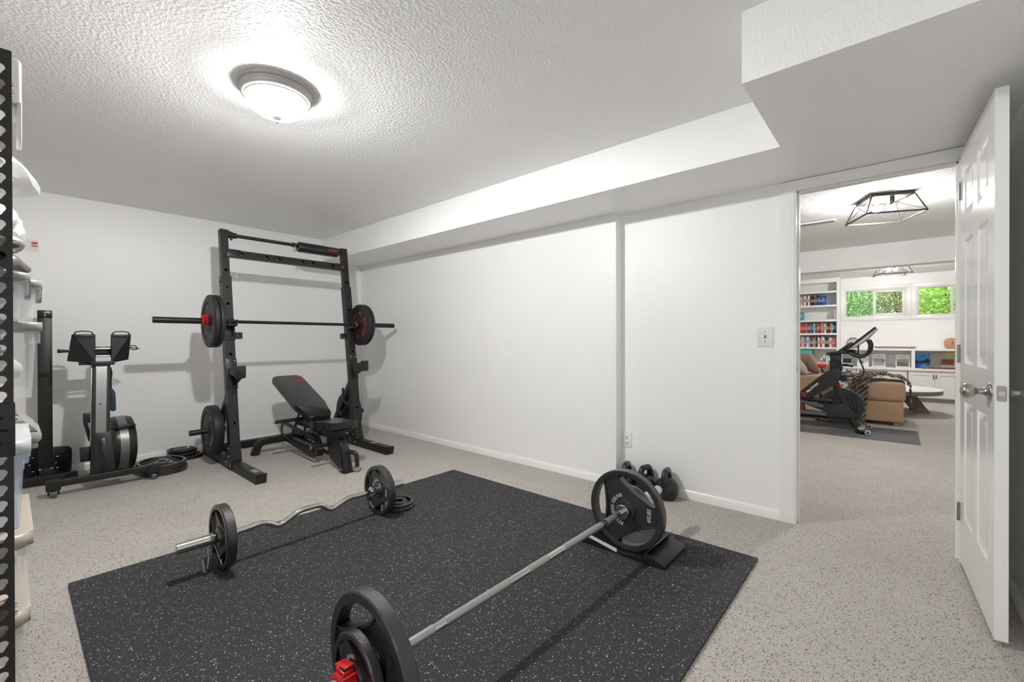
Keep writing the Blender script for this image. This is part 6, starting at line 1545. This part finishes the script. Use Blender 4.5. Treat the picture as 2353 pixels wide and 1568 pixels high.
b = BM(); prism(b, smooth_poly([(-.03, -.14), (.03, -.14), (.08, .06), (.07, .13), (-.07, .13), (-.08, .06)], .03), 0, .05, Matrix.Translation((BXX, 1.15, .90)), .015); bk.part('saddle', b, 'bikeblk', smooth=50)
bl = Thing('resistance_band', 'small blue rubber tie hanging behind the bike frame at the jamb', 'band', (6.9, .99, .40))
b = BM(); tube(b, [(BXX - .03 + .02 * math.cos(a), .965 + .02 * math.sin(a), .415 + .02 * math.sin(2 * a)) for a in [2 * PI * k / 20 for k in range(20)]], .008, 8, closed=True); bl.part('loop', b, 'royalband')
# ------------------------------------------------------------------ world, camera, view
w = bpy.data.worlds.new('sky'); S.world = w; w.use_nodes = True
nt = w.node_tree; bg = nt.nodes['Background']
sky = nt.nodes.new('ShaderNodeTexSky'); sky.sky_type = 'HOSEK_WILKIE'; sky.turbidity = 4; sky.ground_albedo = .4; sky.sun_direction = Vector((.3, -.5, .8)).normalized()
mxw = nt.nodes.new('ShaderNodeMix'); mxw.data_type = 'RGBA'; mxw.inputs['Factor'].default_value = .6; mxw.inputs['B'].default_value = (1, 1, 1, 1)
nt.links.new(sky.outputs[0], mxw.inputs['A']); nt.links.new(mxw.outputs['Result'], bg.inputs['Color'])
bg.inputs['Strength'].default_value = WORLD

F_PX, YAW, PIT, ROL, CAMH = 1010.45, .719, -.0035, -.0021, 1.12
fwd = Vector((math.cos(YAW), math.sin(YAW), 0)); rgt = Vector((math.sin(YAW), -math.cos(YAW), 0)); upv = Vector((0, 0, 1))
f2 = fwd * math.cos(PIT) + upv * math.sin(PIT); u2 = upv * math.cos(PIT) - fwd * math.sin(PIT)
r3 = rgt * math.cos(ROL) + u2 * math.sin(ROL); u3 = u2 * math.cos(ROL) - rgt * math.sin(ROL)
cam = bpy.data.cameras.new('camera'); co = bpy.data.objects.new('camera', cam); COL.objects.link(co)
cam.sensor_width = 36; cam.sensor_fit = 'HORIZONTAL'; cam.lens = 36 * F_PX / 2353; cam.clip_start = .02; cam.clip_end = 100
co.matrix_world = Matrix(((r3.x, u3.x, -f2.x, 0), (r3.y, u3.y, -f2.y, 0), (r3.z, u3.z, -f2.z, CAMH), (0, 0, 0, 1)))
S.camera = co
S.view_settings.view_transform = 'Standard'; S.view_settings.look = 'None'; S.view_settings.gamma = 1; S.view_settings.use_curve_mapping = False
S.view_settings.exposure = EXPO
S.cycles.max_bounces = 12; S.cycles.diffuse_bounces = 8; S.cycles.transparent_max_bounces = 16; S.cycles.sample_clamp_indirect = 6
S.cycles.use_denoising = True
